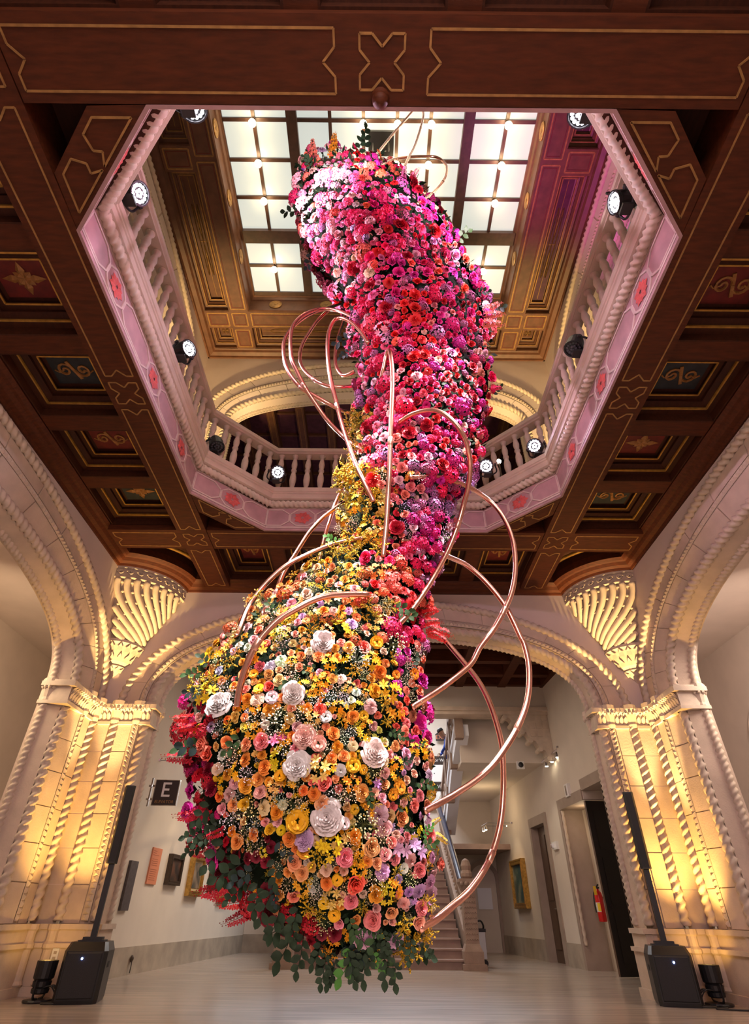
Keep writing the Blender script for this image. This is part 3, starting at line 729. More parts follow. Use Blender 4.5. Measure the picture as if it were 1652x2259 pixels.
# room beyond the upper arch
w_ = struct('wall_upper_beyond')
MB().box(XC-6, XC+6, 16.6, 16.8, 6.9, 13.2).build('end_wall', 'purple', w_)
for s in (-1, 1): MB().box(*sorted((XC+s*5.0, XC+s*5.2)), 10.4, 16.7, 6.9, 13.2).build('side_wall', 'purple', w_)
MB().box(XC-5.6, XC+5.6, 9.5, 16.8, 6.63, 6.9).build('gallery_floor', 'baseb', w_)
MB().box(XC-5.2, XC+5.2, 10.4, 16.7, 12.75, 12.9).build('gallery_ceiling', 'purple', w_)
for k in range(12):
    x = XC-4.9+k*.86
    b = MB().box(x, x+.24, 10.4, 16.6, 12.45, 12.75).build('ceiling_beam', 'woodu', w_); fillet([(x+.05, 10.5), (x+.19, 10.5), (x+.19, 16.5), (x+.05, 16.5)], 12.45, b, .012, .01)
    for y in np.arange(10.9, 16.5, .9): MB().box(x+.24, x+.86, y, y+.05, 12.66, 12.75).build('cross_rib', 'woodu', w_)

# ------------------------------------------------------------------ hall beyond the far arch
def lerp(a, b, t): return a+(b-a)*t
LX = lambda y: lerp(-4.46, -3.65, (y-11.3)/9.3)
RX = lambda y: lerp(4.62, 4.11, (y-12.5)/8.5)
lw = struct('wall_hall_left'); YB = 21.0; HZ = 5.75
m = MB(); m.hexa([(LX(9.95)-.2, 9.95, 0), (LX(9.95), 9.95, 0), (LX(20.4), 20.4, 0), (LX(20.4)-.2, 20.4, 0), (LX(9.95)-.2, 9.95, 8.6), (LX(9.95), 9.95, 8.6), (LX(20.4), 20.4, 8.6), (LX(20.4)-.2, 20.4, 8.6)]); m.build('plaster_field', 'hallwall', lw)
bb = struct('baseboard_left'); MB().hexa([(LX(9.95)-.1, 9.95, 0), (LX(9.95)+.025, 9.95, 0), (LX(20.4)+.025, 20.4, 0), (LX(20.4)-.1, 20.4, 0), (LX(9.95)-.1, 9.95, .40), (LX(9.95)+.025, 9.95, .40), (LX(20.4)+.025, 20.4, .40), (LX(20.4)-.1, 20.4, .40)]).build('stone_skirting', 'baseb', bb)
rw = struct('wall_hall_right'); br = struct('baseboard_right')
OP = [(10.55, 13.0, 3.1), (13.0, 14.45, 2.92), (15.72, 16.85, 2.82)]
def rseg(y0, y1, z0, z1, m_, par, name, inset=0.0, dep=.55):
    MB().hexa([(RX(y0)-inset, y0, z0), (RX(y0)+dep, y0, z0), (RX(y1)+dep, y1, z0), (RX(y1)-inset, y1, z0), (RX(y0)-inset, y0, z1), (RX(y0)+dep, y0, z1), (RX(y1)+dep, y1, z1), (RX(y1)-inset, y1, z1)]).build(name, m_, par)
ed = [9.95]+[q for o in OP for q in o[:2]]+[21.0]
for a, b in zip(ed[::2], ed[1::2]):
    if b-a < .01: continue
    rseg(a, b, 0, 8.6, 'hallwall', rw, 'plaster_field'); rseg(a, b, 0, .42, 'baseb', br, 'stone_skirting', .025, .3)
for y0, y1, z in OP:
    rseg(y0, y1, z, 8.6, 'hallwall', rw, 'plaster_field')
    if y0 != 13.0: rseg(y0-.2, y0+.012, .0, z+.2, 'casing', rw, 'door_surround', .030, .5)
    if y1 != 13.0: rseg(y1-.012, y1+.12, .0, z+.2, 'casing', rw, 'door_surround', .030, .5)
    rseg(y0+.012, y1-.012, z-.012, z+.2, 'casing', rw, 'door_surround', .030, .5)
MB().hexa([(RX(10.3)+.55, 9.95, 0), (RX(10.3)+.7, 9.95, 0), (RX(15.2)+.7, 15.2, 0), (RX(15.2)+.55, 15.2, 0), (RX(10.3)+.55, 10.3, 3.5), (RX(10.3)+.7, 10.3, 3.5), (RX(15.2)+.7, 15.2, 3.5), (RX(15.2)+.55, 15.2, 3.5)]).build('lobby_wall', 'hallwall', rw)
x = RX(14.4)+.02
MB().tube([(x, 14.42, z) for z in np.linspace(.4, 2.9, 90)], .034, 8, twist=(.16, .22, 2)).build('rope_jamb', 'carved', rw, smooth=True)
# closed door
d1 = struct('door_1', 'brown wooden door in a deep stone reveal')
rseg(15.74, 16.83, 0, 2.80, 'door', d1, 'door_leaf', -.16, .30)
for za, zb in ((.25, 1.05), (1.2, 2.6)):
    for ya, yb in ((15.88, 16.24), (16.34, 16.70)): rseg(ya, yb, za, zb, 'door', d1, 'door_panel', -.14, .28)
h = MB(); h.box(RX(16)+.06, RX(16)+.15, 15.80, 15.95, .98, 1.10); h.tube([(RX(16)+.05, 15.84, 1.04), (RX(16)+.05, 16.1, 1.04)], .02, 8); h.build('door_handle', 'chrome', d1)
# open leaves
def leaf(name, label, hinge, free, z, m_):
    t = thing(name, label, 'door', (*hinge, 0)); hx, hy = hinge; v = np.array(free)-np.array(hinge); L = np.linalg.norm(v); v = v/L; n = np.array((-v[1], v[0]))
    def slab(u0, u1, z0, z1, th): return MB().hexa([(*(v*u+n*w), zz) for zz in (z0, z1) for u, w in ((u0, -th), (u1, -th), (u1, th), (u0, th))])
    slab(0, L, .01, z, .03).build('door_leaf', m_, t)
    for za, zb in ((.2, .95), (1.1, 1.85), (2.0, z-.18)): slab(.12, L-.12, za, zb, .038).build('door_panel', m_, t)
    slab(L-.004, L+.004, .01, z, .031).build('worn_edge', 'door', t)
    b = MB(); b.lathe([(.03, -.07), (.035, -.05), (.015, -.035), (.015, .035), (.035, .05), (.03, .07)], 10, (*(v*(L-.1)), 1.05), Matrix.Rotation(PI/2, 3, 'X')@Matrix.Identity(3)); b.build('door_knob', 'chrome', t)
leaf('open_door', 'tall near black door leaf standing open beside the fire extinguisher', (5.14, 13.0), (4.57, 12.92), 2.88, 'ddoor')
leaf('open_door', 'dark maroon door leaf standing open behind the right speaker column', (5.14, 11.86), (4.64, 12.0), 3.02, 'ddoor2')
# fire extinguisher
fx = thing('fire_extinguisher', 'red fire extinguisher with yellow tag hanging beside the open black door', 'extinguisher', (4.86, 14.06, .80))
MB().lathe([(.01, 0), (.075, .005), (.082, .02), (.082, .44), (.07, .50), (.035, .54), (.03, .57), (.01, .58)], 16).build('cylinder', 'firered', fx, smooth=True)
b = MB(); b.box(-.02, .02, -.09, .05, .57, .60); b.bar((0, -.10, .64), (0, .03, .60), .025, .02); b.build('valve_handle', 'black', fx)
MB().tube(catmull([(0, .03, .58), (-.06, .08, .5), (-.085, .09, .3), (-.08, .08, .16)], 6), .012, 6).build('hose', 'rubber', fx, smooth=True)
b = MB(); b.grid([[(-.084*math.cos(a), -.084*math.sin(a), z) for a in np.linspace(-.6, 1.3, 8)] for z in (.17, .33)]); b.build('instruction_label', 'white', fx)
b = MB(); b.grid([[(-.085*math.cos(a), -.085*math.sin(a), z) for a in np.linspace(.5, 1.3, 5)] for z in (.18, .32)]); b.build('yellow_label', 'yellow', fx)
MB().hexa([(-.10, -.06, .46), (-.06, -.12, .46), (-.06, -.12, .47), (-.10, -.06, .47), (-.10, -.06, .60), (-.06, -.12, .60), (-.06, -.12, .61), (-.10, -.06, .61)]).build('tag', 'yellow', fx)
b = MB(); b.box(-.02, .25, -.012, .012, .40, .43); b.build('wall_bracket', 'black', fx)
# ceiling of the hall, lintel and corbel
hc = struct('ceiling_hall')
MB().box(-5, 5.3, 9.95, 14.3, HZ+.35, HZ+.45).build('ceiling_board', 'woodc', hc)
for y in (10.0, 10.6, 11.5, 12.4, 13.3, 14.05): MB().box(-5, 5.3, y, y+.2, HZ+.02, HZ+.36).build('ceiling_beam', 'wood', hc)
for k in range(9):
    x = -4.6+k*1.13; MB().box(x, x+.22, 9.95, 14.25, HZ, HZ+.35).build('ceiling_beam', 'wood', hc)
    for y in (10.8, 11.7, 12.6, 13.5):
        fillet([(x+.26, y+.04), (x+1.09, y+.04), (x+1.09, y+.6), (x+.26, y+.6)], HZ+.30, hc, .03, .02)
t2 = struct('trim_2', 'plaster lintel beam over the entrance to the stair hall')
MB().box(-5, 5, 14.2, 14.6, 5.22, 8.6).build('lintel', 'hallwall', t2); MB().box(-5, 5, 14.12, 14.66, 5.12, 5.22).build('lintel_moulding', 'stone', t2); MB().box(-5, 5, 14.17, 14.62, 5.04, 5.12).build('lintel_moulding', 'stone', t2)
cb = thing('stone_bracket', 'carved scrolled stone bracket carrying the lintel at the right hall wall', 'bracket', (RX(14.3), 14.3, 5.1))
cur = [(-1.12, 0), (-1.10, -.10), (-.98, -.14), (-.92, -.26), (-.80, -.32), (-.70, -.46), (-.60, -.50), (-.52, -.66), (-.40, -.70), (-.30, -.86), (-.20, -.92), (-.12, -1.08), (0, -1.12)]
MB().prism(cur+[(0, 0)], lambda u, v, t: (u, t, v), -.08, .22).build('bracket_body', 'carved', cb)
for k, (u, v) in enumerate(cur[1:-1:2]): MB().tube([(u-.01, y, v-.02) for y in (-.12, .26)], .06, 10).build('scroll', 'carved', cb)
for i in range(3):
    for j in range(3):
        if i+j < 4: MB().box(-.50+.17*i-.0, -.37+.17*i, -.095, -.075, -.20-.19*j, -.06-.19*j).build('coffer_tile', 'stone', cb)
bh = struct('wall_bulkhead')
MB().box(2.32, 5.2, 15.0, 15.2, 4.06, 8.6).build('plaster_field', 'hallwall', bh); MB().box(2.34, 5.2, 15.2, 21, 4.07, 4.16).build('soffit', 'hallwall', bh)
eb = struct('wall_end'); MB().box(-6, 6, 21, 21.2, 0, 8.6).build('plaster_field', 'hallwall', eb); MB().box(-6, 6, 14.2, 21.2, 8.5, 8.6).build('stair_ceiling', 'hallwall', eb)
MB().box(LX(20), -2.6, 19.9, 20.1, 0, 8.6).build('return_wall', 'hallwall', eb); MB().box(LX(20), -2.6, 19.86, 19.92, 0, .42).build('stone_skirting', 'baseb', eb)
# arched doorway in the end wall
ad = struct('door_2', 'small arched doorway with a stone surround in the end wall')
arc = [(3.62+.52*math.cos(a), 1.82+.52*math.sin(a)) for a in np.linspace(0, PI, 17)]
o_ = [(4.14, 0)]+arc+[(3.10, 0)]; i_ = [(4.02, 0)]+[(3.62+(u-3.62)*.77, 1.82+(v-1.82)*.77) for u, v in arc]+[(3.22, 0)]
m = MB(); m.grid([[(u, 20.93, v) for u, v in o_], [(u, 20.93, v) for u, v in i_]]); m.grid([[(u, 20.93, v) for u, v in o_], [(u, 21.0, v) for u, v in o_]]); m.grid([[(u, 20.93, v) for u, v in i_], [(u, 21.0, v) for u, v in i_]]); m.build('arch_surround', 'casing', ad)
MB().add([(u, 20.985, v) for u, v in i_], [list(range(len(i_)))]).build('opening', 'hallwall', ad)
MB().box(3.4, 3.85, 20.95, 20.98, 1.05, 1.6).build('notice_board', 'whitep', ad)
# ------------------------------------------------------------------ staircase
st = thing('staircase', 'pale stone central staircase rising to a landing at the end of the hall', 'staircase', (.14, 14.3, 0))
for k in range(16):
    m = MB(); y = .3*k; z = .165*k
    m.box(-1.80, 1.82, y+.02, y+.42, max(0, z-.2), z+.135); m.box(-1.80, 1.82, y-.02, y+.42, z+.135, z+.165); m.build('step', 'stairs', st)
MB().box(-2.6, 4.2, 4.8, 6.7, 2.5, 2.64).build('landing', 'stairs', st); MB().box(-1.8, 1.82, 4.75, 4.85, 0, 2.6).build('riser_wall', 'hallwall', st)
for s in (-1, 1):
    x = 1.98 if s > 0 else -1.93
    MB().hexa([(x-.1, .2, 0), (x+.1, .2, 0), (x+.1, 4.8, 2.0), (x-.1, 4.8, 2.0), (x-.1, .2, .45), (x+.1, .2, .45), (x+.1, 4.8, 2.95), (x-.1, 4.8, 2.95)]).build('stringer', 'newel', st)
    for k in range(15):
        y = .35+.3*k; z = .55+.543*(y-.2)-.05
        MB().lathe([(.05, 0), (.05, .05), (.03, .1), (.055, .25), (.05, .32), (.028, .5), (.045, .56), (.05, .62)], 8, (x, y, z)).build('baluster', 'newel', st)
    rl = catmull([(x, .05, 1.28), (x, .35, 1.22), (x, .9, 1.45), (x, 1.8, 1.98), (x, 3.2, 2.76), (x, 4.8, 3.64)], 8)
    MB().tube(rl-np.array((0, 0, .09)), .085, 8).build('handrail', 'newel', st, smooth=True)
    if s > 0: MB().tube(rl[3:]+np.array((0, 0, .03)), .075, 8).build('rail_cover', 'rail', st, smooth=True)
    n = MB(); n.box(x-.2, x+.2, -.14, .26, 0, .3); n.hexa([(x-.19, -.13, .3), (x+.19, -.13, .3), (x+.19, .25, .3), (x-.19, .25, .3), (x-.14, -.08, .42), (x+.14, -.08, .42), (x+.14, .2, .42), (x-.14, .2, .42)])
    n.box(x-.14, x+.14, -.08, .2, .42, 1.32); npost = n.build('newel_post', 'newel', st)
    c = MB(); c.hexa([(x-.14, -.08, 1.32), (x+.14, -.08, 1.32), (x+.14, .2, 1.32), (x-.14, .2, 1.32), (x-.2, -.14, 1.48), (x+.2, -.14, 1.48), (x+.2, .26, 1.48), (x-.2, .26, 1.48)]); c.box(x-.19, x+.19, -.13, .25, 1.48, 1.54)
    for k in range(4): c.lathe([(.01, -.04), (.04, -.02), (.045, .01), (.02, .05)], 7, (x-.15+.1*k, -.15, 1.44))
    c.build('newel_capital', 'newel', npost)
    MB().lathe([(.10, 1.54), (.13, 1.58), (.13, 1.64), (.10, 1.70), (.115, 1.78), (.08, 1.88), (.02, 1.92)], 10, (x, .06, 0)).build('newel_finial', 'newel', npost)
    w_ = MB()
    for k in range(9):
        z = .48+.09*k; w_.tube([(x-.13+.026*q, -.085, z+.03*(q % 2)) for q in range(11)], .008, 4)
    w_.build('carved_zigzag', 'newel', npost)
    MB().box(x-.24, x+.24, -.2, .3, 0, .1).build('newel_plinth', 'newel', npost)
MB().tube([(.0, .62, .33), (.0, .62, 1.25)], .022, 8).build('centre_rail_post', 'black', st)
# return flight to the upper floor on the right
rf = thing('return_flight', 'white painted return flight of the staircase with pierced stone balustrade', 'staircase', (2.25, 13.6, 0))
ln = [(1.0, 4.62), (2.35, 4.14), (5.0, 2.81)]
def strip(off0, off1, x0, x1):
    A = [(y, z+off0) for y, z in ln]; B = [(y, z+off1) for y, z in ln]; q = A+B[::-1]
    return MB().prism(q, lambda u, v, t: (t, u, v), x0, x1)
strip(0, .28, -.05, .26).build('flight_soffit', 'whitep', rf); strip(.28, .40, -.09, .12).build('stringer_moulding', 'whitep', rf)
strip(1.05, 1.2, -.1, .12).build('handrail', 'newel', rf)
for k in range(13):
    y = 1.05+.32*k; z = np.interp(y, [p[0] for p in ln], [p[1] for p in ln])
    if k % 4 == 0: MB().box(-.1, .12, y-.12, y+.12, z-.05, z+1.3).build('pier', 'newel', rf)
    else:
        b = MB(); b.prism([(y-.14, z+.38), (y+.14, z+.30), (y+.14, z+1.02), (y-.14, z+1.10)], lambda u, v, t: (t, u, v), -.02, .05)
        b.tube([(-.05, y+.08*math.cos(a), z+.7+.16*math.sin(a)) for a in np.linspace(0, 2*PI, 13)], .03, 5); b.build('pierced_panel', 'newel', rf)
# signs and boards on the end wall
def text(body, size, loc, rot, m_, parent, ext=.002, name='lettering', align='CENTER'):
    c = bpy.data.curves.new(name, 'FONT'); c.body = body; c.size = size; c.extrude = ext; c.align_x = align; c.align_y = 'CENTER'
    c.materials.append(MT[m_]); o = bpy.data.objects.new(name, c); COL.objects.link(o)
    me = bpy.data.meshes.new_from_object(o.evaluated_get(bpy.context.evaluated_depsgraph_get())); bpy.data.objects.remove(o); bpy.data.curves.remove(c)
    o = ob(name, me, parent); o.location = loc; o.rotation_euler = rot; return o
RX90 = (PI/2, 0, 0)
p0 = at(973, 1627, 20.85)
ex = thing('exit_sign', 'dark red EXIT sign on the end wall above the stairs', 'sign', p0)
MB().box(-.20, .20, -.03, .04, -.115, .115).build('sign_box', 'signb', ex); text('EXIT', .20, (0, -.032, 0), RX90, 'orange', ex)
for q, lb, tx in (((955, 1716), 'upper pale directory board with a dark header on the end wall', 'Second Floor West'), ((950, 1760), 'lower pale directory board with a dark header on the end wall', 'First Floor West')):
    pb = at(q[0]+2, q[1]-12, 20.9); pb[2] += (.12 if q[1] < 1740 else -.10); t = thing('directory_board', lb, 'board', pb)
    MB().box(-.52, .46, 0, .05, -.42, .14).build('board', 'white', t); MB().box(-.52, .46, -.01, .05, .14, .42).build('header', 'signb', t)
    text(tx, .15, (-.03, -.014, .28), RX90, 'white', t)
    for k in range(7): MB().box(-.30+.1*(k % 4), -.27+.1*(k % 4), -.006, 0, -.30+.13*(k//3), -.27+.13*(k//3)).build('plan_mark', 'black', t)
# person on the return flight
def person():
    t = thing('person', 'person in a dark cap and blue shirt leaning over the stair balustrade', 'person', (2.30, 17.1, 3.70))
    me = bpy.data.meshes.new('body'); V = [(0, 0, .93), (0, -.02, 1.15), (-.03, -.05, 1.38), (-.10, -.08, 1.50), (-.03, .16, 1.40), (-.14, .22, 1.16), (-.26, .10, 1.02), (-.03, -.26, 1.40), (-.14, -.32, 1.16), (-.26, -.2, 1.02), (0, .1, .86), (.02, .11, .48), (.03, .11, .06), (-.08, .12, .03), (0, -.1, .86), (.02, -.11, .48), (.03, -.11, .06), (-.08, -.12, .03)]
    E_ = [(0, 1), (1, 2), (2, 3), (2, 4), (4, 5), (5, 6), (2, 7), (7, 8), (8, 9), (0, 10), (10, 11), (11, 12), (12, 13), (0, 14), (14, 15), (15, 16), (16, 17)]
    Rd = [.15, .15, .15, .06, .07, .05, .035, .07, .05, .035, .10, .07, .05, .04, .10, .07, .05, .04]
    me.from_pydata(V, E_, []); me.materials.append(MT['cloth']); o = ob('body', me, t); o.modifiers.new('skin', 'SKIN')
    for i, r in enumerate(Rd): me.skin_vertices[0].data[i].radius = (r, r)
    me.skin_vertices[0].data[0].use_root = True
    s_ = o.modifiers.new('sub', 'SUBSURF'); s_.levels = 1; s_.render_levels = 1
    hd = MB(); c = np.array((-.20, -.09, 1.60)); ax = np.array((-.62, 0, -.15))
    prof = [(.02, -.14), (.055, -.13), (.07, -.09), (.082, -.02), (.092, .05), (.085, .10), (.05, .14), (.01, .15)]
    rot = Matrix.Rotation(-.5, 3, 'Y'); hd.lathe(prof, 14, c, rot)
    head = hd.build('head', 'skin', t, smooth=True)
    f = lambda x, y, z: c+np.array(rot@Vector((x, y, z)))
    n_ = MB(); n_.add([f(-.085, -.012, .01), f(-.085, .012, .01), f(-.115, 0, -.03), f(-.085, 0, .03)], [[0, 2, 3], [1, 3, 2], [0, 1, 2]]); n_.build('nose', 'skin', head)
    for s in (-1, 1): MB().lathe([(.002, -.01), (.012, 0), (.002, .01)], 6, f(-.082, s*.03, .03)).build('eye', 'white', head); MB().lathe([(.002, -.025), (.02, 0), (.002, .025)], 6, f(.0, s*.088, .01)).build('ear', 'skin', head)
    MB().tube([f(-.082, y, -.07) for y in (-.02, 0, .02)], .006, 5).build('mouth', 'rosette', head)
    cp_ = MB(); cp_.lathe([(.10, .045), (.10, .09), (.085, .135), (.04, .16), (.01, .165)], 14, c, rot); cp_.hexa([f(x, y, z) for z in (.045, .058) for x, y in ((-.19, -.06), (-.19, .06), (-.06, .09), (-.06, -.09))]); cp_.build('cap', 'hair', t, smooth=False)
    for s in (-1, 1):
        h_ = np.array((-.30, s*.15-.05, 1.0))
        for k in range(4): MB().tube([h_+np.array((0, .018*(k-1.5), 0)), h_+np.array((-.05, .02*(k-1.5), -.01)), h_+np.array((-.07, .02*(k-1.5), -.045))], [.010, .009, .007], 6).build('finger', 'skin', t, smooth=True)
        MB().tube([h_+np.array((.02, -s*.03, 0)), h_+np.array((-.01, -s*.055, -.02)), h_+np.array((-.03, -s*.055, -.04))], [.011, .010, .008], 6).build('thumb', 'skin', t, smooth=True)
person()
# wheeled case behind the newel
wc = thing('wheeled_case', 'black and silver wheeled equipment case behind the right newel post', 'case', (2.40, 15.3, 0))
MB().box(-.22, .14, -.2, .2, .14, .66).build('case_body', 'silver', wc); MB().box(-.20, .155, -.14, .14, .30, .62).build('black_panel', 'black', wc); MB().box(-.235, .16, -.21, .21, .60, .66).build('edge_trim', 'black', wc)
for x, y in ((-.15, -.15), (.1, -.15), (-.15, .15), (.1, .15)): MB().lathe([(.02, -.025), (.06, -.022), (.065, 0), (.06, .022), (.02, .025)], 12, (x, y, .065), Matrix.Rotation(PI/2, 3, 'X')).build('wheel', 'rubber', wc)
MB().tube(catmull([(-.1, -.18, .66), (-.1, -.2, .75), (.05, -.2, .80), (.12, -.16, .72), (.12, -.1, .64)], 6), .02, 6).build('carry_strap', 'black', wc, smooth=True)
# ------------------------------------------------------------------ things on the hall walls
def wall_frame(fx_, y):
    e = .05; t = np.array((fx_(y+e)-fx_(y-e), 2*e)); t /= np.linalg.norm(t); return t
def hung(name, label, cat, fx_, y0, y1, z0, z1, side, fm, pm_, fw, dep, liner=None, group=None):
    ym = (y0+y1)/2; t = wall_frame(fx_, ym); n = np.array((t[1], -t[0]))*(1 if side < 0 else -1)
    o = np.array((fx_(ym), ym)); hw = (y1-y0)/2; hz = (z1-z0)/2; zc = (z0+z1)/2
    T_ = thing(name, label, cat, (*o, zc), 0, group)
    P = lambda u, v, w: np.array((*(t*u+n*w), v))
    if fm:
        for u0, u1, v0, v1 in ((-hw, -hw+fw, -hz, hz), (hw-fw, hw, -hz, hz), (-hw+fw, hw-fw, -hz, -hz+fw), (-hw+fw, hw-fw, hz-fw, hz)):
            q = [(u0, v0), (u1, v0), (u1, v1), (u0, v1)]; MB().hexa([P(u, v, .0) for u, v in q]+[P(u, v, dep) for u, v in q]).build('frame_rail', fm, T_)
            cu_, cv_ = (u0+u1)/2, (v0+v1)/2; q = [(cu_+(u-cu_)*.55, cv_+(v-cv_)*.55) if False else (u, v) for u, v in q]
        b = MB()
        for f_ in (.25, .8): 
            a_ = fw*f_; r_ = [P(-hw+a_, -hz+a_, dep), P(hw-a_, -hz+a_, dep), P(hw-a_, hz-a_, dep), P(-hw+a_, hz-a_, dep)]
            for k in range(4): b.bar(r_[k], r_[(k+1) % 4], fw*.16, fw*.16)
        b.build('frame_bead', fm, T_)
    i = fw
    if liner:
        q = [(-hw+i, -hz+i), (hw-i, -hz+i), (hw-i, hz-i), (-hw+i, hz-i)]; MB().hexa([P(u, v, .0) for u, v in q]+[P(u, v, dep*.55) for u, v in q]).build('liner', liner, T_); i += .05
    q = [(-hw+i, -hz+i), (hw-i, -hz+i), (hw-i, hz-i), (-hw+i, hz-i)]
    MB().hexa([P(u, v, .0) for u, v in q]+[P(u, v, dep*.62 if fm else dep) for u, v in q]).build('canvas' if fm else 'panel', pm_, T_)
    return T_, P
pa = painting_mat('dark_painting', (.012, .010, .008), (.05, .03, .02), (.12, .05, .025)); pb_ = painting_mat('landscape_painting', (.03, .05, .05), (.16, .12, .08), (.30, .22, .15)); pc_ = painting_mat('harbour_painting', (.02, .06, .07), (.05, .10, .09), (.18, .20, .15)); pd_ = painting_mat('portrait_painting', (.015, .012, .01), (.10, .05, .03), (.40, .26, .18))
hung('wall_plaque', 'tall narrow grey plaque nearest the arch on the left hall wall', 'plaque', LX, 11.72, 12.02, .92, 1.66, -1, None, 'plaque', 0, .05)
t_, P_ = hung('text_panel', 'orange text panel on the left hall wall beside the plaque', 'panel', LX, 12.58, 13.02, 1.34, 1.94, -1, None, 'orange', 0, .03)
b = MB()
for k in range(15):
    if k in (3, 8): continue
    v = .24-.034*k; L = .30 if k > 1 else .16
    b.hexa([P_(u, v+dv, w) for w in (.029, .032) for u, dv in ((-.17, 0), (-.17+L*R.uniform(.8, 1), 0), (-.17+L*.9, .010), (-.17, .010))])
b.build('text_lines', 'pastel', t_)
hung('framed_painting', 'small dark framed painting next to the orange text panel', 'painting', LX, 13.46, 14.16, 1.36, 1.90, -1, 'dframe', pa, .08, .09)
hung('framed_painting', 'gilt framed landscape painting, largest on the left hall wall', 'painting', LX, 14.72, 15.55, 1.20, 1.99, -1, 'gframe', pb_, .10, .10, 'liner')
hung('framed_painting', 'tiny dark framed portrait on the left hall wall behind the red orchids', 'painting', LX, 16.16, 16.60, 1.36, 1.82, -1, 'dframe', pd_, .06, .10)
hung('framed_painting', 'gilt framed picture at the far end of the left hall wall', 'painting', LX, 17.0, 17.95, 1.16, 1.98, -1, 'gframe', pd_, .10, .10, 'liner')
hung('framed_painting', 'gilt framed harbour painting on the right hall wall', 'painting', RX, 17.82, 19.05, 1.05, 2.19, 1, 'gframe', pc_, .13, .12)
t_, P_ = hung('alarm_box', 'white fire alarm box high on the right hall wall', 'alarm', RX, 13.6, 13.82, 3.08, 3.34, 1, None, 'white', 0, .07)
MB().hexa([P_(u, v, w) for w in (.07, .08) for u, v in ((-.04, -.10), (.04, -.10), (.04, .10), (-.04, .10))]).build('lens', 'chrome', t_)
t_, P_ = hung('strobe_light', 'small white strobe light on the right hall wall between the doors', 'alarm', RX, 14.98, 15.30, 2.17, 2.33, 1, None, 'white', 0, .06)
MB().hexa([P_(u, v, w) for w in (.06, .10) for u, v in ((.02, -.04), (.12, -.04), (.12, .04), (.02, .04))]).build('lens', 'chrome', t_)
cc = thing('security_camera', 'small white security camera under the passage bulkhead', 'camera', at(1148, 1688, 14.9)); cc.scale = (.75, .75, .75)
MB().box(-.12, .12, -.05, .1, -.12, .12).build('housing', 'white', cc); MB().lathe([(.085, 0), (.085, .03), (.06, .04), (.01, .05)], 14, (0, -.05, 0), Matrix.Rotation(PI/2, 3, 'X')).build('lens', 'black', cc)
# elevator sign
es = thing('elevator_sign', 'brown ELEVATOR sign with a large letter E bracketed off the left wall', 'sign', at(367, 1748, 11.3)); es.rotation_euler = (0, 0, .05); es.scale = (.86, .86, .86)
MB().box(-.25, .25, -.03, .03, -.25, .23).build('sign_face', 'signb', es)
b = MB()
for q in ((-.265, -.25, -.04, .04, -.265, .245), (.25, .265, -.04, .04, -.265, .245), (-.25, .25, -.04, .04, .23, .245), (-.25, .25, -.04, .04, -.265, -.25)): b.box(*q)
b.build('chrome_edge', 'chrome', es)
b = MB(); b.box(-.40, -.26, -.02, .02, .10, .14); b.box(-.40, -.26, -.02, .02, -.16, -.12); b.box(-.36, -.33, -.03, .03, -.28, .28); b.build('bracket', 'chrome', es)
b = MB(); b.box(-.09, -.045, -.036, -.03, -.09, .19)
for z in (-.09, .03, .15): b.box(-.045, .09 if z != .03 else .06, -.036, -.03, z, z+.04)
b.build('letter_e', 'signw', es)
text('ELEVATOR', .085, (0, -.033, -.19), RX90, 'goldu', es)
# wire mounted spotlights
def track(name, label, a, b_, n, fx_):
    t = thing(name, label, 'lamp', a); a = np.array(a); b_ = np.array(b_)
    MB().tube([(0, 0, 0), b_-a], .022, 6).build('rail', 'chrome', t)
    for k, e in enumerate((a, b_)):
        q = np.array((fx_(e[1]+.0), e[1], e[2])); MB().tube([e-a, q-a], .008, 5).build('arm', 'wire', t); MB().lathe([(.04, -.02), (.04, .02)], 8, q-a).build('wall_fitting', 'chrome', t)
    for k in range(n):
        p = a+(b_-a)*(k+.7)/(n+.4)-a-np.array((0, 0, .16))
        hd = MB().lathe([(.02, .12), (.045, .08), (.05, 0), (.04, 0)], 8, p).build('lamp_head', 'chrome', t); MB().lathe([(.003, -.02), (.038, -.012), (.04, .01), (.003, .012)], 10, p).build('bulb', 'spotb', hd)
track('track_light', 'chrome spotlight rail with three lit lamps on the right hall wall', at(1195, 1682, 14.6), at(1235, 1648, 13.9), 3, RX)
track('track_light', 'small spotlight rail with two lit lamps near the end of the right hall wall', at(1062, 1822, 19.2), at(1074, 1815, 18.6), 2, RX)
track('track_light', 'chrome spotlight rail above the elevator sign on the left hall wall', (-3.2, 12.0, 3.42), (-3.3, 13.5, 3.42), 3, LX)
for y in (12.9, 13.9, 15.2, 16.5, 17.6): lamp('picture_spot', 'SPOT', (-2.5, y, 4.4), 90, WARM, (LX(y), y, 1.4), .04, 46, .7)
lamp('picture_spot', 'SPOT', (2.9, 18.0, 4.0), 60, WARM, (4.2, 18.4, 1.5), .04, 44, .7)
lamp('picture_spot', 'SPOT', (3.3, 14.4, 4.0), 35, (1, .88, .72), (4.5, 14.9, 1.5), .04, 60, .8)
lamp('lobby_fill', 'POINT', (4.8, 13.75, 2.7), 5, WARM, None, .1)  # unseen light added to brighten the dark door openings
kn = thing('floor_socket', 'small dark cord knob on the left skirting', 'socket', (LX(12.6)+.03, 12.6, .23)); MB().lathe([(.01, 0), (.05, .01), (.05, .03), (.02, .05)], 12, (0, 0, 0), Matrix.Rotation(PI/2, 3, 'Y')).build('knob', 'dframe', kn); MB().tube([(.03, 0, 0), (.035, 0, -.10), (.03, .01, -.2)], .008, 5).build('cord', 'black', kn)

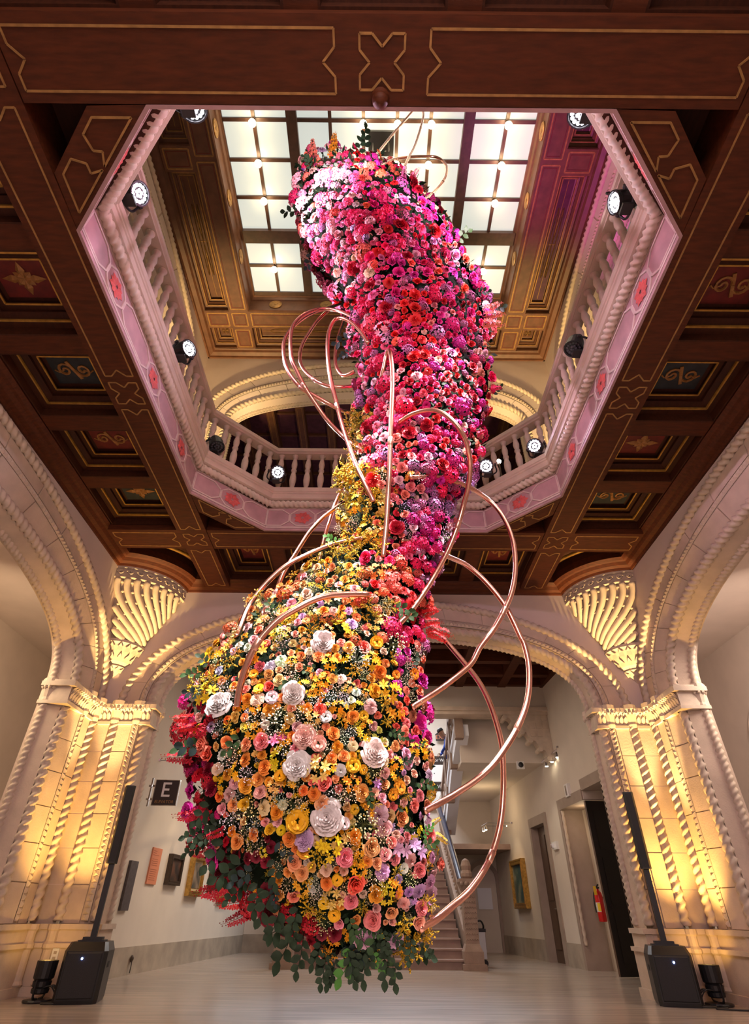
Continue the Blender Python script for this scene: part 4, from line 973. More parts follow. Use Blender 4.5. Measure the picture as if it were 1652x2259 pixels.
# ------------------------------------------------------------------ speakers
def speaker(s, label, loc, rz):
    t = thing('column_speaker', label, 'speaker', loc, rz)
    m = MB(); pf = [(-.22, -.27), (.22, -.27), (.26, -.20), (.26, .27), (-.26, .27), (-.26, -.20)]
    n = 6; m.add([(u*.97, v*.97, 0) for u, v in pf]+[(u, v, .04) for u, v in pf]+[(u, v, .50) for u, v in pf]+[(u*.86, v*.80+.03, .59) for u, v in pf],
                 [list(range(6))[::-1]]+[[a+i, a+(i+1) % 6, a+6+(i+1) % 6, a+6+i] for a in (0, 6, 12) for i in range(6)]+[list(range(18, 24))])
    sub = m.build('subwoofer', 'blacksheen', t)
    MB().add([(x*(.205), -.275, z) for x, z in ((-1, .05), (1, .05), (1, .49), (-1, .49))]+[(x*(.195), -.288, z) for x, z in ((-1, .06), (1, .06), (1, .48), (-1, .48))], [[0,1,5,4],[1,2,6,5],[2,3,7,6],[3,0,4,7],[4,5,6,7]]).build('grille', 'grille', sub)
    for sx in (-1, 1): MB().box(*sorted((sx*.255, sx*.264)), -.06, .06, .33, .39).build('carry_handle', 'rubber', sub)
    MB().lathe([(.001, -.004), (.012, -.002), (.012, .002), (.001, .004)], 10, (.02*s, -.292, .43), Matrix.Rotation(PI/2, 3, 'X')).build('indicator_light', 'bluedot', sub)
    b = MB(); b.box(-.16, .16, -.10, .16, .59, .605); b.box(-.12, .12, -.05, .12, .605, .635); b.build('top_plate', 'black', sub)
    MB().box(-.035, .035, -.035, .035, .63, 1.46).build('pole', 'black', t)
    c = MB(); c.add([(x, y, z) for z in (1.44, 2.42) for x, y in ((-.055, .07), (-.075, -.04), (-.045, -.085), (.045, -.085), (.075, -.04), (.055, .07))], [list(range(6))[::-1], list(range(6, 12))]+[[i, (i+1) % 6, 6+(i+1) % 6, 6+i] for i in range(6)])
    ca = c.build('column', 'black', t)
    MB().box(-.044, .044, -.093, -.084, 1.46, 2.40).build('column_grille', 'grille', ca)
speaker(-1, 'black column loudspeaker on its subwoofer beside the left far pier', (-3.63, 9.00, 0), math.radians(12))
speaker(1, 'black column loudspeaker on its subwoofer beside the right far pier', (3.93, 9.18, 0), math.radians(-16))
# floor uplights washing the corner piers
def uplight(label, loc, s, socket):
    t = thing('floor_uplight', label, 'stage light', loc)
    MB().lathe([(.16, 0), (.17, .015), (.16, .03)], 14).build('base_plate', 'black', t)
    y_ = MB()
    for q in (-1, 1): y_.tube(catmull([(0, q*.03, .03), (0, q*.14, .06), (0, q*.145, .22)], 6), .014, 6)
    y_.build('yoke', 'black', t)
    cn = MB(); 
    cn.lathe([(.075, .08), (.10, .09), (.105, .13), (.09, .14), (.105, .15), (.11, .20), (.095, .21), (.12, .23), (.125, .37), (.125, .40), (.11, .40), (.10, .36), (.02, .355)], 18)
    cn.build('can', 'black', t, smooth=False)
    MB().lathe([(.001, .362), (.095, .362), (.095, .368), (.001, .368)], 16).build('lens', 'ledamber', t)
    for k in range(3):
        a = R.uniform(0, 6)
        P = [(.05*math.cos(a), .05*math.sin(a), .12), (s*.18, -.12+.05*k, .16), (s*.24, -.05+.08*k, .02), (s*.14, -.2, .012), (s*(.32+.1*k), -.22+.06*k, .012), (s*.5, -.05, .012)]
        MB().tube(catmull(P, 8), .008, 5).build('cable', 'rubber', t, smooth=True)
MT['ledamber'] = mat('amber_lens', (1, .6, .2), .3, emit=(1, .55, .15), estr=14)
UL, UR = (-4.10, 8.93, 0), (4.40, 9.10, 0)
uplight('black floor uplight beside the left column loudspeaker', UL, 1, None)
uplight('black floor uplight with tangled cables beside the right column loudspeaker', UR, -1, None)
def socket(label, c):
    t = thing('wall_socket', label, 'socket', c); MB().box(-.045, .045, -.006, .03, -.075, .075).build('plate', 'white', t)
    for z in (-.03, .03): MB().box(-.02, .02, -.009, -.005, z-.016, z+.016).build('outlet', 'baseb', t)
    return t
socket('white wall socket above the left uplight', (-4.30, YF-.085, .42))
t = socket('white wall socket with a glowing orange plug above the right uplight', (4.50, YF-.085, .40))
MB().box(-.015, .015, -.03, -.009, .01, .05).build('plug', 'reddot', t)
cbx = thing('floor_cable', 'thin black cable trailing over the floor beside the right uplight', 'cable', (4.3, 8.95, 0))
MB().tube(catmull([(.0, .1, .012), (.05, -.15, .012), (-.12, -.2, .012), (.1, -.32, .012), (.45, -.36, .012), (.9, -.38, .012), (1.3, -.3, .012)], 8), .009, 5).build('cable', 'rubber', cbx, smooth=True)
for u, tx in ((UL, (-4.52, 9.42)), (UR, (4.58, 9.42))):
    lamp('pier_uplight', 'SPOT', (u[0], u[1], .44), 680, AMBER, (tx[0], tx[1], 6.0), .05, 74, 1.0)
    lamp('pier_uplight', 'SPOT', (u[0], u[1], .42), 9, AMBER, (tx[0], tx[1], .8), .05, 150, 1.0)
    lamp('corbel_uplight', 'SPOT', (u[0], u[1], .46), 2600, (1, .66, .27), (tx[0]*.985, tx[1]-.10, 5.2), .05, 23, .3)

# ------------------------------------------------------------------ stage lights on the parapet
def par(label, loc, aim, lit=True, w=0, col=PINKW, ang=40, tgt2=None):
    t = thing('stage_light', label, 'stage light', loc)
    q = (Vector(aim)-Vector(loc)).to_track_quat('-Y', 'Z').to_matrix()     # body looks along -Y
    L = lambda m_: m_
    def put(name, mb, m_, par_=None, smooth=False):
        mb.v = [v@np.array(q).T for v in mb.v]; return mb.build(name, m_, par_ or t, smooth)
    r90 = Matrix.Rotation(PI/2, 3, 'X')
    cn = MB(); cn.lathe([(.02, -.17), (.085, -.16), (.10, -.12), (.095, -.09), (.115, -.07), (.12, .06), (.128, .07), (.128, .10), (.112, .10), (.112, .07)], 18, (0, 0, 0), r90)
    can = put('can', cn, 'black')
    lp = MB(); lp.lathe([(.001, .072), (.112, .072), (.112, .078), (.001, .078)], 18, (0, 0, 0), r90); put('lens_plate', lp, 'blacksheen', can)
    for k in range(18):
        rr, a = (.030, k*2*PI/5) if k < 5 else (.082, (k-5)*2*PI/13)
        ld = MB(); ld.lathe([(.001, .078), (.0185, .078), (.016, .086), (.001, .088)], 8, (rr*math.cos(a), 0, rr*math.sin(a)), r90); put('led', ld, 'led' if lit else 'ledlens', can)
    yk = MB(); yk.tube(catmull([(-.14, 0, .0), (-.145, .02, -.12), (0, .03, -.16), (.145, .02, -.12), (.14, 0, 0)], 6), .014, 6); put('yoke', yk, 'black')
    MB().box(-.06, .06, -.06, .06, -.20, -.165).build('clamp', 'black', t)
    for sx in (-1, 1): kn_ = MB(); kn_.lathe([(.03, -.015), (.03, .015)], 8, (sx*.15, 0, 0), Matrix.Rotation(PI/2, 3, 'Y')); put('yoke_knob', kn_, 'black')
    if lit and w:
        d = Vector(aim)-Vector(loc); d.normalize()
        lamp('stage_and_fill_beam', 'SPOT', tuple(Vector(loc)+d*.12), w, col, aim, .06, ang, .6)
    return t
PARW = 1500
P1 = par('lit stage light on the left parapet at the near corner of the opening', (-2.66, 2.62, 7.20), (.3, 2.3, 5.6), True, PARW*.40, (1, .70, .92), 95)
P2 = par('lit stage light midway along the left parapet', (-2.66, 4.64, 7.16), (-.2, 3.4, 6.6), True, PARW*.45, (1, .62, .90), 95)
par('unlit stage light seen from behind at the far end of the left parapet', (-2.66, 6.55, 7.20), (-1.2, 5.6, 3.0), False)
P3 = par('lit stage light at the left end of the far parapet', (-1.72, 7.18, 7.12), (-.3, 3.8, 5.0), True, PARW*.3, (.90, .78, 1), 95)
P4 = par('lit stage light on the right parapet at the near corner of the opening', (2.70, 2.66, 7.20), (.4, 2.9, 6.6), True, PARW*.42, (1, .60, .88), 95)
par('unlit stage light hung midway along the right parapet', (2.72, 4.49, 7.14), (1.0, 4.2, 3.0), False)
P5 = par('lit stage light at the far end of the right parapet', (2.70, 6.52, 7.18), (.4, 3.6, 5.4), True, PARW*.5, (.80, .68, 1), 95)
P6 = par('lit stage light low on the right diagonal parapet beside the flowers', (1.93, 6.92, 7.08), (.6, 3.4, 4.6), True, PARW*.2, (.9, .82, 1), 95)
P7 = par('stage light peeping under the near beam on the left', (-1.78, 1.78, 7.12), (-.4, 3.5, 2.4), True, PARW*3.8, (1, .88, .86), 46)
P8 = par('stage light peeping under the near beam on the right', (1.98, 1.80, 7.12), (.0, 3.5, 2.2), True, PARW*3.8, (1, .88, .86), 46)
lamp('stage_and_fill_beam', 'SPOT', (-.9, 1.62, 7.25), 700, (1, .84, .90), (-.5, 3.4, 9.6), .08, 46, .9)  # this pair has no fixtures, added to light the column's upper front
lamp('stage_and_fill_beam', 'SPOT', (1.0, 1.62, 7.25), 420, (1, .84, .86), (.2, 3.6, 8.6), .08, 50, .9)
lamp('stage_and_fill_beam', 'SPOT', (-2.55, 2.3, 7.35), 2600, (1, .78, .92), (-.55, 3.0, 8.1), .08, 42, .9)  # pair of added spots without fixtures, brightening the upper flowers from both sides
lamp('stage_and_fill_beam', 'SPOT', (2.6, 2.3, 7.35), 1300, (1, .74, .86), (1.0, 3.4, 8.0), .08, 42, .9)
lamp('stage_and_fill_beam', 'SPOT', (2.1, 6.7, 7.4), 1300, (1, .16, .66), (4.2, 4.2, 13.4), .08, 50, .9)
lamp('stage_and_fill_beam', 'SPOT', (-2.55, 2.9, 7.3), 2300, (.42, .66, 1), (.25, 8.7, 0), .08, 30, 1)  # two cool spots without fixtures, added to tint the floor blue
lamp('stage_and_fill_beam', 'SPOT', (2.6, 2.9, 7.3), 2300, (.42, .66, 1), (.0, 8.7, 0), .08, 30, 1)
lamp('stage_and_fill_beam', 'SPOT', (-1.5, 1.66, 6.75), 130, (1, .68, .84), (-2.6, 9.6, 4.2), .08, 90, 1)  # two wide lilac floods without fixtures, added as fill on the far wall
lamp('stage_and_fill_beam', 'SPOT', (1.6, 1.66, 6.75), 220, (.96, .66, .92), (2.8, 9.6, 4.2), .08, 90, 1)
cbl = MB().tube(catmull([(0, 0, .1), (-.1, .02, .22), (-.04, .05, .34), (.08, .06, .30)], 8), .010, 5); cbl.build('cable', 'rubber', P4, smooth=True)
# small lamps of the gallery behind the balusters
for k, (q, l_) in enumerate((((568, 1018), 'small glowing globe lamp behind the left diagonal balusters'), ((1100, 1018), 'small glowing globe lamp behind the right diagonal balusters'))):
    t = thing('gallery_lamp', l_, 'lamp', at(*q, 9.2)); MB().lathe([(.01, -.06), (.05, -.03), (.06, .01), (.03, .05), (.01, .06)], 10).build('glow_globe', 'spotb', t, smooth=True); z_ = 6.9-t.location[2]; MB().lathe([(.14, z_), (.14, z_+.03), (.02, z_+.06), (.02, -.05)], 10).build('lamp_stand', 'frame', t)

# ------------------------------------------------------------------ floral column: flower meshes (facing +Z, radius 1)
def fmesh(name, mb, tone, green=None, m=PET):
    me = mb.mesh(name, m, True)
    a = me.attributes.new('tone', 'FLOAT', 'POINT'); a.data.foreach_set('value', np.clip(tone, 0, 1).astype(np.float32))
    g = me.attributes.new('green', 'FLOAT', 'POINT'); g.data.foreach_set('value', (np.zeros(len(tone)) if green is None else green).astype(np.float32))
    return me
class FB(MB):
    def __init__(s): super().__init__(); s.t = []; s.g = []
    def p(s, V, F, tone, green=0.0):
        s.add(V, F); n = len(s.v[-1]); s.t.append(np.broadcast_to(tone, (n,)).copy()); s.g.append(np.full(n, green)); return s
    def pg(s, V, tone, green=0.0):
        V = np.asarray(V, float); m, n = V.shape[:2]; s.grid(V); s.t.append(np.broadcast_to(np.asarray(tone, float), (m, n)).reshape(-1).copy()); s.g.append(np.full(m*n, green)); return s
    def fin(s, name, m=PET): return fmesh(name, s, np.concatenate(s.t), np.concatenate(s.g), m)
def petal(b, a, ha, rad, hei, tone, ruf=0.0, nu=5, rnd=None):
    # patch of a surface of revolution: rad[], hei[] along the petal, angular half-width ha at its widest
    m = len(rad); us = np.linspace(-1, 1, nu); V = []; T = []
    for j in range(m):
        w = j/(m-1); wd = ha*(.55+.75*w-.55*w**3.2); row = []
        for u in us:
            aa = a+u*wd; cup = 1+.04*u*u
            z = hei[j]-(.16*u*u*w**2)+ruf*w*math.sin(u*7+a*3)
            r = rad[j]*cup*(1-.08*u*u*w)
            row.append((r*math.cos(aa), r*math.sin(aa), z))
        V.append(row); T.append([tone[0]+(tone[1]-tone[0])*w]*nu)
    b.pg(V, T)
def rose(name, n=17, opened=1.0, tight=1.0, seed=1):
    # rings of upright petals wound round a bud, the outer ones rolling back
    r_ = random.Random(seed); b = FB()
    b.p([(.06*math.cos(k), .06*math.sin(k), .52) for k in range(6)]+[(0, 0, .56)], [[k, (k+1) % 6, 6] for k in range(6)], .45)
    for i in range(n):
        t = i/(n-1); a = i*2.4+r_.uniform(-.25, .25)
        r0 = .06+.60*t**.9; top = .58-.34*t**1.6+r_.uniform(-.03, .03); roll = t**1.6*opened
        rad = [r0*.45+.02, r0*.85+.03, r0*1.04+.03, r0+.10+.20*roll]; hei = [-.35, top*.2, top*.82, top-.10*roll+.03*(1-roll)]
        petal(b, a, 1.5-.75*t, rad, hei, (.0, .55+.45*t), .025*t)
    b.p([(0, 0, -.6)]+[(.5*math.cos(k*2*PI/8), .5*math.sin(k*2*PI/8), -.22) for k in range(8)], [[0, 1+(k+1) % 8, 1+k] for k in range(8)], .2, 1)
    return b.fin(name)
def ranunc(name, seed=3):
    r_ = random.Random(seed); b = FB()
    for i in range(22):
        t = i/21; a = i*2.4; ph = .12+1.35*t
        r0, r1 = .75*math.sin(ph), .95*math.sin(min(ph+.42, 1.9)); z0, z1 = .62*math.cos(ph), .62*math.cos(ph-.1)+.05
        petal(b, a, .95-.25*t, [r0*.8, (r0+r1)/2, r1], [z0-.15, z0+.02, z1+.02], (.1+.5*t, .3+.7*t), .02)
    b.p([(0, 0, -.6)]+[(.55*math.cos(k*2*PI/8), .55*math.sin(k*2*PI/8), -.12) for k in range(8)], [[0, 1+(k+1) % 8, 1+k] for k in range(8)], .2, 1)
    return b.fin(name)
def carnation(name, seed=5, lay=6, seg=26):
    r_ = random.Random(seed); b = FB()
    for l in range(lay):
        t = l/(lay-1); R_ = .28+.72*t; V0 = []; V1 = []; V2 = []
        for k in range(seg+1):
            a = 2*PI*(k % seg)/seg; j = r_.uniform(-1, 1) if k < seg else 0; zz = (1 if k % 2 else -1)*.07
            V0.append((.08*math.cos(a), .08*math.sin(a), .1-.3*t)); V1.append((R_*.62*math.cos(a), R_*.62*math.sin(a), .42-.30*t+zz*.8)); V2.append((R_*(1+.07*j)*math.cos(a), R_*(1+.07*j)*math.sin(a), .50-.48*t+zz*1.6))
        V2[-1] = V2[0]; V1[-1] = V1[0]
        b.pg([V0, V1, V2], [[.05]*(seg+1), [.35+.2*t]*(seg+1), [.8+.2*t]*(seg+1)])
    b.p([(0, 0, -.7)]+[(.4*math.cos(k*2*PI/8), .4*math.sin(k*2*PI/8), -.1) for k in range(8)], [[0, 1+(k+1) % 8, 1+k] for k in range(8)], .2, 1)
    return b.fin(name)
def peony(name, seed=8):
    r_ = random.Random(seed); b = FB()
    for i in range(12):
        t = i/11; a = i*2.4+r_.uniform(-.2, .2); lip = 1.0 if i > 5 else .82
        petal(b, a, .62, [.15, .55*lip, .9*lip, 1.05*lip], [-.3, -.02+.12*(1-t), .12+.18*(1-t), .05+.22*(1-t)+r_.uniform(-.06, .1)], (.5, 1), .06)
    for l in range(5):      # ruffled heart
        t = l/4; R_ = .16+.56*t; seg = 12+4*l; V0 = []; V1 = []; V2 = []
        for k in range(seg+1):
            a = 2*PI*(k % seg)/seg+l; j = r_.uniform(-1, 1) if k < seg else 0; zz = (1 if k % 2 else -1)*.06
            V0.append((.05*math.cos(a), .05*math.sin(a), .58-.4*t)); V1.append((R_*.8*math.cos(a), R_*.8*math.sin(a), .48-.26*t+zz)); V2.append((R_*(1.06+.08*j)*math.cos(a), R_*(1.06+.08*j)*math.sin(a), .68-.36*t+zz*1.3+.05*j))
        V1[-1] = V1[0]; V2[-1] = V2[0]
        b.pg([V0, V1, V2], [[.7]*(seg+1), [.85]*(seg+1), [1]*(seg+1)])
    b.p([(0, 0, -.6)]+[(.5*math.cos(k*2*PI/8), .5*math.sin(k*2*PI/8), -.2) for k in range(8)], [[0, 1+(k+1) % 8, 1+k] for k in range(8)], .2, 1)
    return b.fin(name)
def floret(b, c, n, s, np_=5, tone=(.2, 1), pt=.5, rot=0.0):
    c = np.array(c); n = np.array(n, float); n /= np.linalg.norm(n)
    x = np.cross(n, (0.3, .8, .52)); x /= np.linalg.norm(x); y = np.cross(n, x)
    V = [c]; T = [tone[0]]; F = []
    for k in range(np_):
        a = 2*PI*k/np_+rot; w = PI/np_*.85
        for aa, r, h in ((a-w, .62, .18), (a-w*pt*.6, 1, .26), (a+w*pt*.6, 1, .26), (a+w, .62, .18)):
            V.append(c+s*(r*(x*math.cos(aa)+y*math.sin(aa))+n*h)); T.append(tone[1] if r > .8 else (tone[0]+tone[1])/2)
        o = 1+4*k; F += [[0, o, o+1, o+2], [0, o+2, o+3]]
    b.p(V, F, np.array(T))
def dome(n, seed, rad=1.0):
    out = []; g = 2.39996
    for i in range(n):
        z = 1-.95*(i+.5)/n; r = math.sqrt(max(0, 1-z*z)); out.append(np.array((r*math.cos(i*g), r*math.sin(i*g), z*.8)))
    return out
def cluster(name, n=30, seed=1, s=.26, np_=4):
    r_ = random.Random(seed); b = FB()
    for d in dome(n, seed): floret(b, d*(.82+r_.uniform(0, .22)), d+np.array((0, 0, .15)), s*r_.uniform(.85, 1.2), np_, (.1, .95), .9, r_.uniform(0, 3))
    b.p([(0, 0, -.8)]+[(.5*math.cos(k*2*PI/7), .5*math.sin(k*2*PI/7), .1) for k in range(7)], [[0, 1+(k+1) % 7, 1+k] for k in range(7)], .2, .9)
    return b.fin(name)
def blossoms(name, seed=2, n=7, s=.46, np_=6):
    r_ = random.Random(seed); b = FB()
    for i in range(n):
        d = np.array((r_.uniform(-.7, .7), r_.uniform(-.7, .7), r_.uniform(.1, .5))); nn = d*.8+np.array((0, 0, .6))
        floret(b, d, nn, s*r_.uniform(.8, 1.15), np_, (.0, 1), .35, r_.uniform(0, 3))
        st_ = np.array([(0, 0, -.5), d-np.array((0, 0, .02))]); o = b.n; b.tube(st_, .02, 3, False); b.t.append(np.full(b.n-o, .2)); b.g.append(np.full(b.n-o, 1.0))
    for i in range(4):
        d = np.array((r_.uniform(-.9, .9), r_.uniform(-.9, .9), r_.uniform(.1, .6))); o = b.n; b.lathe([(.02, -.12), (.09, -.02), (.07, .08), (.01, .14)], 5, d); b.t.append(np.full(b.n-o, .6)); b.g.append(np.full(b.n-o, .35))
    return b.fin(name)
def spray(name, kind, seed=4):
    r_ = random.Random(seed); b = FB()
    if kind == 'breath':
        for d in dome(54, 1):
            p = d*(.55+r_.uniform(0, .55))+np.array([r_.uniform(-.12, .12) for _ in range(3)])
            o = b.n; b.lathe([(.006, -.05), (.062, 0), (.006, .05)], 5, p); b.t.append(np.full(b.n-o, 1.0)); b.g.append(np.zeros(b.n-o))
            if r_.random() < .5: o = b.n; b.tube([np.array((0, 0, -.4)), p*.6, p], .010, 3, False); b.t.append(np.full(b.n-o, .2)); b.g.append(np.full(b.n-o, .8))
    elif kind == 'plume':
        for i in range(9):
            a = i*2.4; L = r_.uniform(.7, 1.25); tip = np.array((math.cos(a)*L*.75, math.sin(a)*L*.75, r_.uniform(.1, .7)))
            o = b.n; b.tube([(0, 0, -.5), tip*.5+np.array((0, 0, .1)), tip], .014, 3, False); b.t.append(np.full(b.n-o, .3)); b.g.append(np.full(b.n-o, 1.0))
            for k in range(16):
                f = .25+.75*k/15; p = tip*f+np.array((0, 0, .22*math.sin(f*3)))+np.array([r_.uniform(-.11, .11)*(1.25-f) for _ in range(3)])
                o = b.n; b.lathe([(.008, -.05), (.055, 0), (.008, .05)], 4, p); b.t.append(np.full(b.n-o, .55+.45*r_.random())); b.g.append(np.full(b.n-o, .0 if r_.random() < .8 else .6))
    elif kind == 'orchid':       # long stem of small flowers along +X
        P = [np.array((2.6*f, .12*math.sin(3*f), .35*f*(1-f)-.25*f*f)) for f in np.linspace(0, 1, 9)]
        o = b.n; b.tube(P, [.03*(1-.7*f) for f in np.linspace(0, 1, 9)], 4); b.t.append(np.full(b.n-o, .1)); b.g.append(np.full(b.n-o, .2))
        for k in range(17):
            f = .12+.88*k/16; c = np.array((2.6*f, .12*math.sin(3*f)+(.30-.2*f)*(1 if k % 2 else -1), .35*f*(1-f)-.25*f*f+r_.uniform(-.1, .16)*(1.2-f)))
            if k < 13: floret(b, c, (r_.uniform(-.4, .4), (1 if k % 2 else -1)*.4, .8), .25*(1.15-.6*f), 5, (.4, 1), .35, r_.uniform(0, 3))
            else: o = b.n; b.lathe([(.01, -.06), (.045, 0), (.01, .06)], 5, c); b.t.append(np.full(b.n-o, .4)); b.g.append(np.full(b.n-o, .25))
    elif kind == 'stock':        # upright spike of florets along +Z
        for k in range(26):
            f = k/25; a = k*2.4; rr = .38*(1-f*.75)
            floret(b, (rr*math.cos(a), rr*math.sin(a), -.3+1.9*f), (math.cos(a), math.sin(a), .5), .30*(1.1-.5*f), 5, (.15, 1), .7, a)
        o = b.n; b.tube([(0, 0, -.6), (0, 0, 1.6)], .04, 4); b.t.append(np.full(b.n-o, .1)); b.g.append(np.full(b.n-o, 1.0))
    return b.fin(name)
def leaf_v(b, c, d, n, L, wd, tone=.9):
    d = np.array(d, float); d /= np.linalg.norm(d); n = np.array(n, float); n -= d*(n@d); n /= np.linalg.norm(n)+1e-9; s = np.cross(d, n)
    c = np.array(c, float); pr = ((0, .05, 0), (.22, .72, .04), (.5, 1.0, .07), (.78, .66, .05), (1.0, .02, -.03)); V = []
    for f, w, h in pr: V += [c+d*L*f-s*wd*w+n*(L*h+.12*wd), c+d*L*f+n*L*h, c+d*L*f+s*wd*w+n*(L*h+.12*wd)]
    b.pg(np.array(V).reshape(5, 3, 3), tone)
def leafsprig(name, seed=6, n=7, wd=.20, L=.62):
    r_ = random.Random(seed); b = FB()
    P = [np.array((1.9*f, .15*math.sin(2.5*f), .10*math.sin(3*f))) for f in np.linspace(0, 1, 6)]
    b.tube(P, .025, 4); b.t.append(np.full(b.n, .3)); b.g.append(np.zeros(b.n))
    for k in range(n):
        f = .15+.85*k/(n-1); sd = 1 if k % 2 else -1
        dirv = (.55, sd*.85, r_.uniform(-.1, .35)) if k < n-1 else (1, .1, 0)
        leaf_v(b, (1.9*f, .15*math.sin(2.5*f), .1*math.sin(3*f)), dirv, (0, -sd*.25, 1), L*r_.uniform(.8, 1.1), wd*r_.uniform(.9, 1.15), r_.uniform(.7, 1))
    return b.fin(name)
FM = dict(
    rose=[rose('rose', 17, 1.0, seed=1), rose('rose', 15, .7, seed=2), rose('rose', 20, 1.15, seed=3)],
    garden_rose=[rose('garden_rose', 26, 1.1, seed=4), rose('garden_rose', 28, 1.0, seed=5)],
    ranunculus=[ranunc('ranunculus', 3)], carnation=[carnation('carnation', 5), carnation('carnation', 6, 5, 22)],
    peony=[peony('peony', 8), peony('peony', 9)], hydrangea=[cluster('hydrangea', 34, 1), cluster('hydrangea', 26, 2, .30)],
    freesia=[blossoms('freesia', 2), blossoms('freesia', 3)], lily=[blossoms('lily', 5, 3, .8, 6)],
    babys_breath=[spray('babys_breath', 'breath', 1), spray('babys_breath', 'breath', 2)], goldenrod=[spray('goldenrod', 'plume', 3), spray('goldenrod', 'plume', 4)],
    orchid_spray=[spray('orchid_spray', 'orchid', 5), spray('orchid_spray', 'orchid', 6)], stock=[spray('stock', 'stock', 7)],
    lilac=[cluster('lilac', 44, 4, .19)], leaf_sprig=[leafsprig('leaf_sprig', 6, 6, .27, .80), leafsprig('leaf_sprig', 7, 8, .20, .62), leafsprig('leaf_sprig', 8, 5, .30, .90)],
)
# ------------------------------------------------------------------ shape of the column: left and right limits per height, measured once
ROWS = [(322, 690, 770), (345, 665, 850), (375, 655, 900), (400, 650, 930), (450, 645, 962), (500, 655, 1002), (550, 690, 1022), (600, 726, 1052), (650, 748, 1078), (700, 772, 1088), (750, 775, 1078), (800, 785, 1085), (850, 785, 1092), (900, 788, 1078), (950, 785, 1062), (1000, 775, 1062), (1050, 752, 1035), (1100, 755, 1000), (1150, 752, 1000), (1200, 748, 980), (1240, 680, 960), (1280, 640, 945), (1320, 565, 940), (1360, 535, 925), (1400, 490, 935), (1450, 455, 935), (1500, 430, 935), (1550, 405, 935), (1600, 402, 938), (1650, 405, 948), (1700, 410, 955), (1750, 418, 955), (1800, 425, 945), (1850, 440, 955), (1900, 460, 955), (1950, 500, 955), (2000, 560, 948), (2050, 640, 945), (2090, 680, 930), (2115, 720, 900)]
RY = np.array([r[0] for r in ROWS], float); RL = np.array([r[1] for r in ROWS], float); RR = np.array([r[2] for r in ROWS], float)
YCOL = lambda y: float(np.interp(y, [320, 700, 1150, 2115], [3.75, 3.9, 4.05, 4.2]))
def lim(y): return float(np.interp(y, RY, RL)), float(np.interp(y, RY, RR))
def surf(x, y, k=.9, front=1):
    """Point and outward normal on the column's skin for a direction seen from the photographer's place."""
    l, r = lim(y); c = (l+r)/2; h = max(8, (r-l)/2); s = max(-1.0, min(1.0, (x-c)/h))
    Yc = YCOL(y); d = ray(x, y); t = Yc/d[1]; rw = h/FPX*t
    q = math.sqrt(max(0, 1-s*s)); P = at(x, y, Yc-rw*q*.92) if front > 0 else at(c, y, Yc)+np.array((s*rw, rw*q*.9, 0))
    l2, r2 = lim(y+25); l1, r1 = lim(y-25); g = ((r2-l2)-(r1-l1))/2/50
    if y > 1960: g = -1.0
    n = np.array((s+1e-3, -front*(q+.05), max(-.9, min(.9, g*.9))))
    return P, n/np.linalg.norm(n), (Yc-front*rw*q*.92)/d[1]
fc = thing('floral_column', 'tall twisting column of massed flowers hanging through the octagonal ceiling opening', 'flower sculpture', (0, 0, 0))
placed = []
def orient(n, roll, face=None):
    z = Vector(n).normalized()
    if face is not None: x = Vector(face); x = (x-z*x.dot(z)).normalized(); y = z.cross(x)
    else:
        x = z.orthogonal().normalized(); y = z.cross(x); c, s = math.cos(roll), math.sin(roll); x, y = x*c+y*s, y*c-x*s
    return Matrix((x, y, z)).transposed()
COUNT = {}; MASS = []
VIEW = lambda P: (EYE-P)/np.linalg.norm(EYE-P)
def flower(kind, x, y, rpx, col, var=.06, lift_=.0, face=None, tow=.45, front=1):
    P, n, t = surf(x, y, front=front); rad = rpx/FPX*t
    nn = n+tow*VIEW(P)*(1 if front > 0 else 0)+np.array([R.gauss(0, .22) for _ in range(3)])
    P = P+n*(lift_*rad)
    me = R.choice(FM[kind]); M3 = orient(nn, R.uniform(0, 6.28), face)
    c = tuple(max(0.0, min(1.0, v*(1+R.uniform(-var, var)*2))) for v in col)
    m4 = M3.to_4x4(); 
    for i in range(3):
        for j in range(3): m4[i][j] *= rad*(R.uniform(.92, 1.08) if False else 1)
        m4[i][3] = P[i]
    COUNT[kind] = COUNT.get(kind, 0)+1
    if front > 0 and COUNT[kind] <= 300:
        o = bpy.data.objects.new(kind, me); COL.objects.link(o); o.parent = fc; o.matrix_world = m4; o.color = (*c, 1)
    else: MASS.append((me, np.array(m4), c))
# colours (linear)
C = dict(white=(.86, .80, .76), cream=(.86, .68, .44), peach=(.88, .42, .20), apricot=(.88, .36, .10), orange=(.88, .30, .05), amber=(.86, .36, .03), yellow=(.88, .52, .02), pale=(.90, .66, .22),
         coral=(.88, .16, .10), salmon=(.86, .24, .18), pink=(.86, .26, .28), blush=(.88, .50, .44), hot=(.80, .015, .14), magenta=(.66, .012, .22), fuchsia=(.72, .03, .36), crimson=(.50, .006, .030), wine=(.22, .004, .022), red=(.74, .012, .018), rosep=(.84, .12, .26), candy=(.86, .22, .42), lightp=(.90, .46, .56), lav=(.66, .40, .62), mauve=(.46, .10, .26), lilac=(.52, .19, .42), purple=(.22, .05, .26), gold=(.66, .42, .02), rust=(.62, .13, .03), leaf=(.014, .036, .014), leafb=(.028, .075, .018), leafg=(.06, .20, .03), blueg=(.016, .036, .034), brown=(.24, .08, .05))
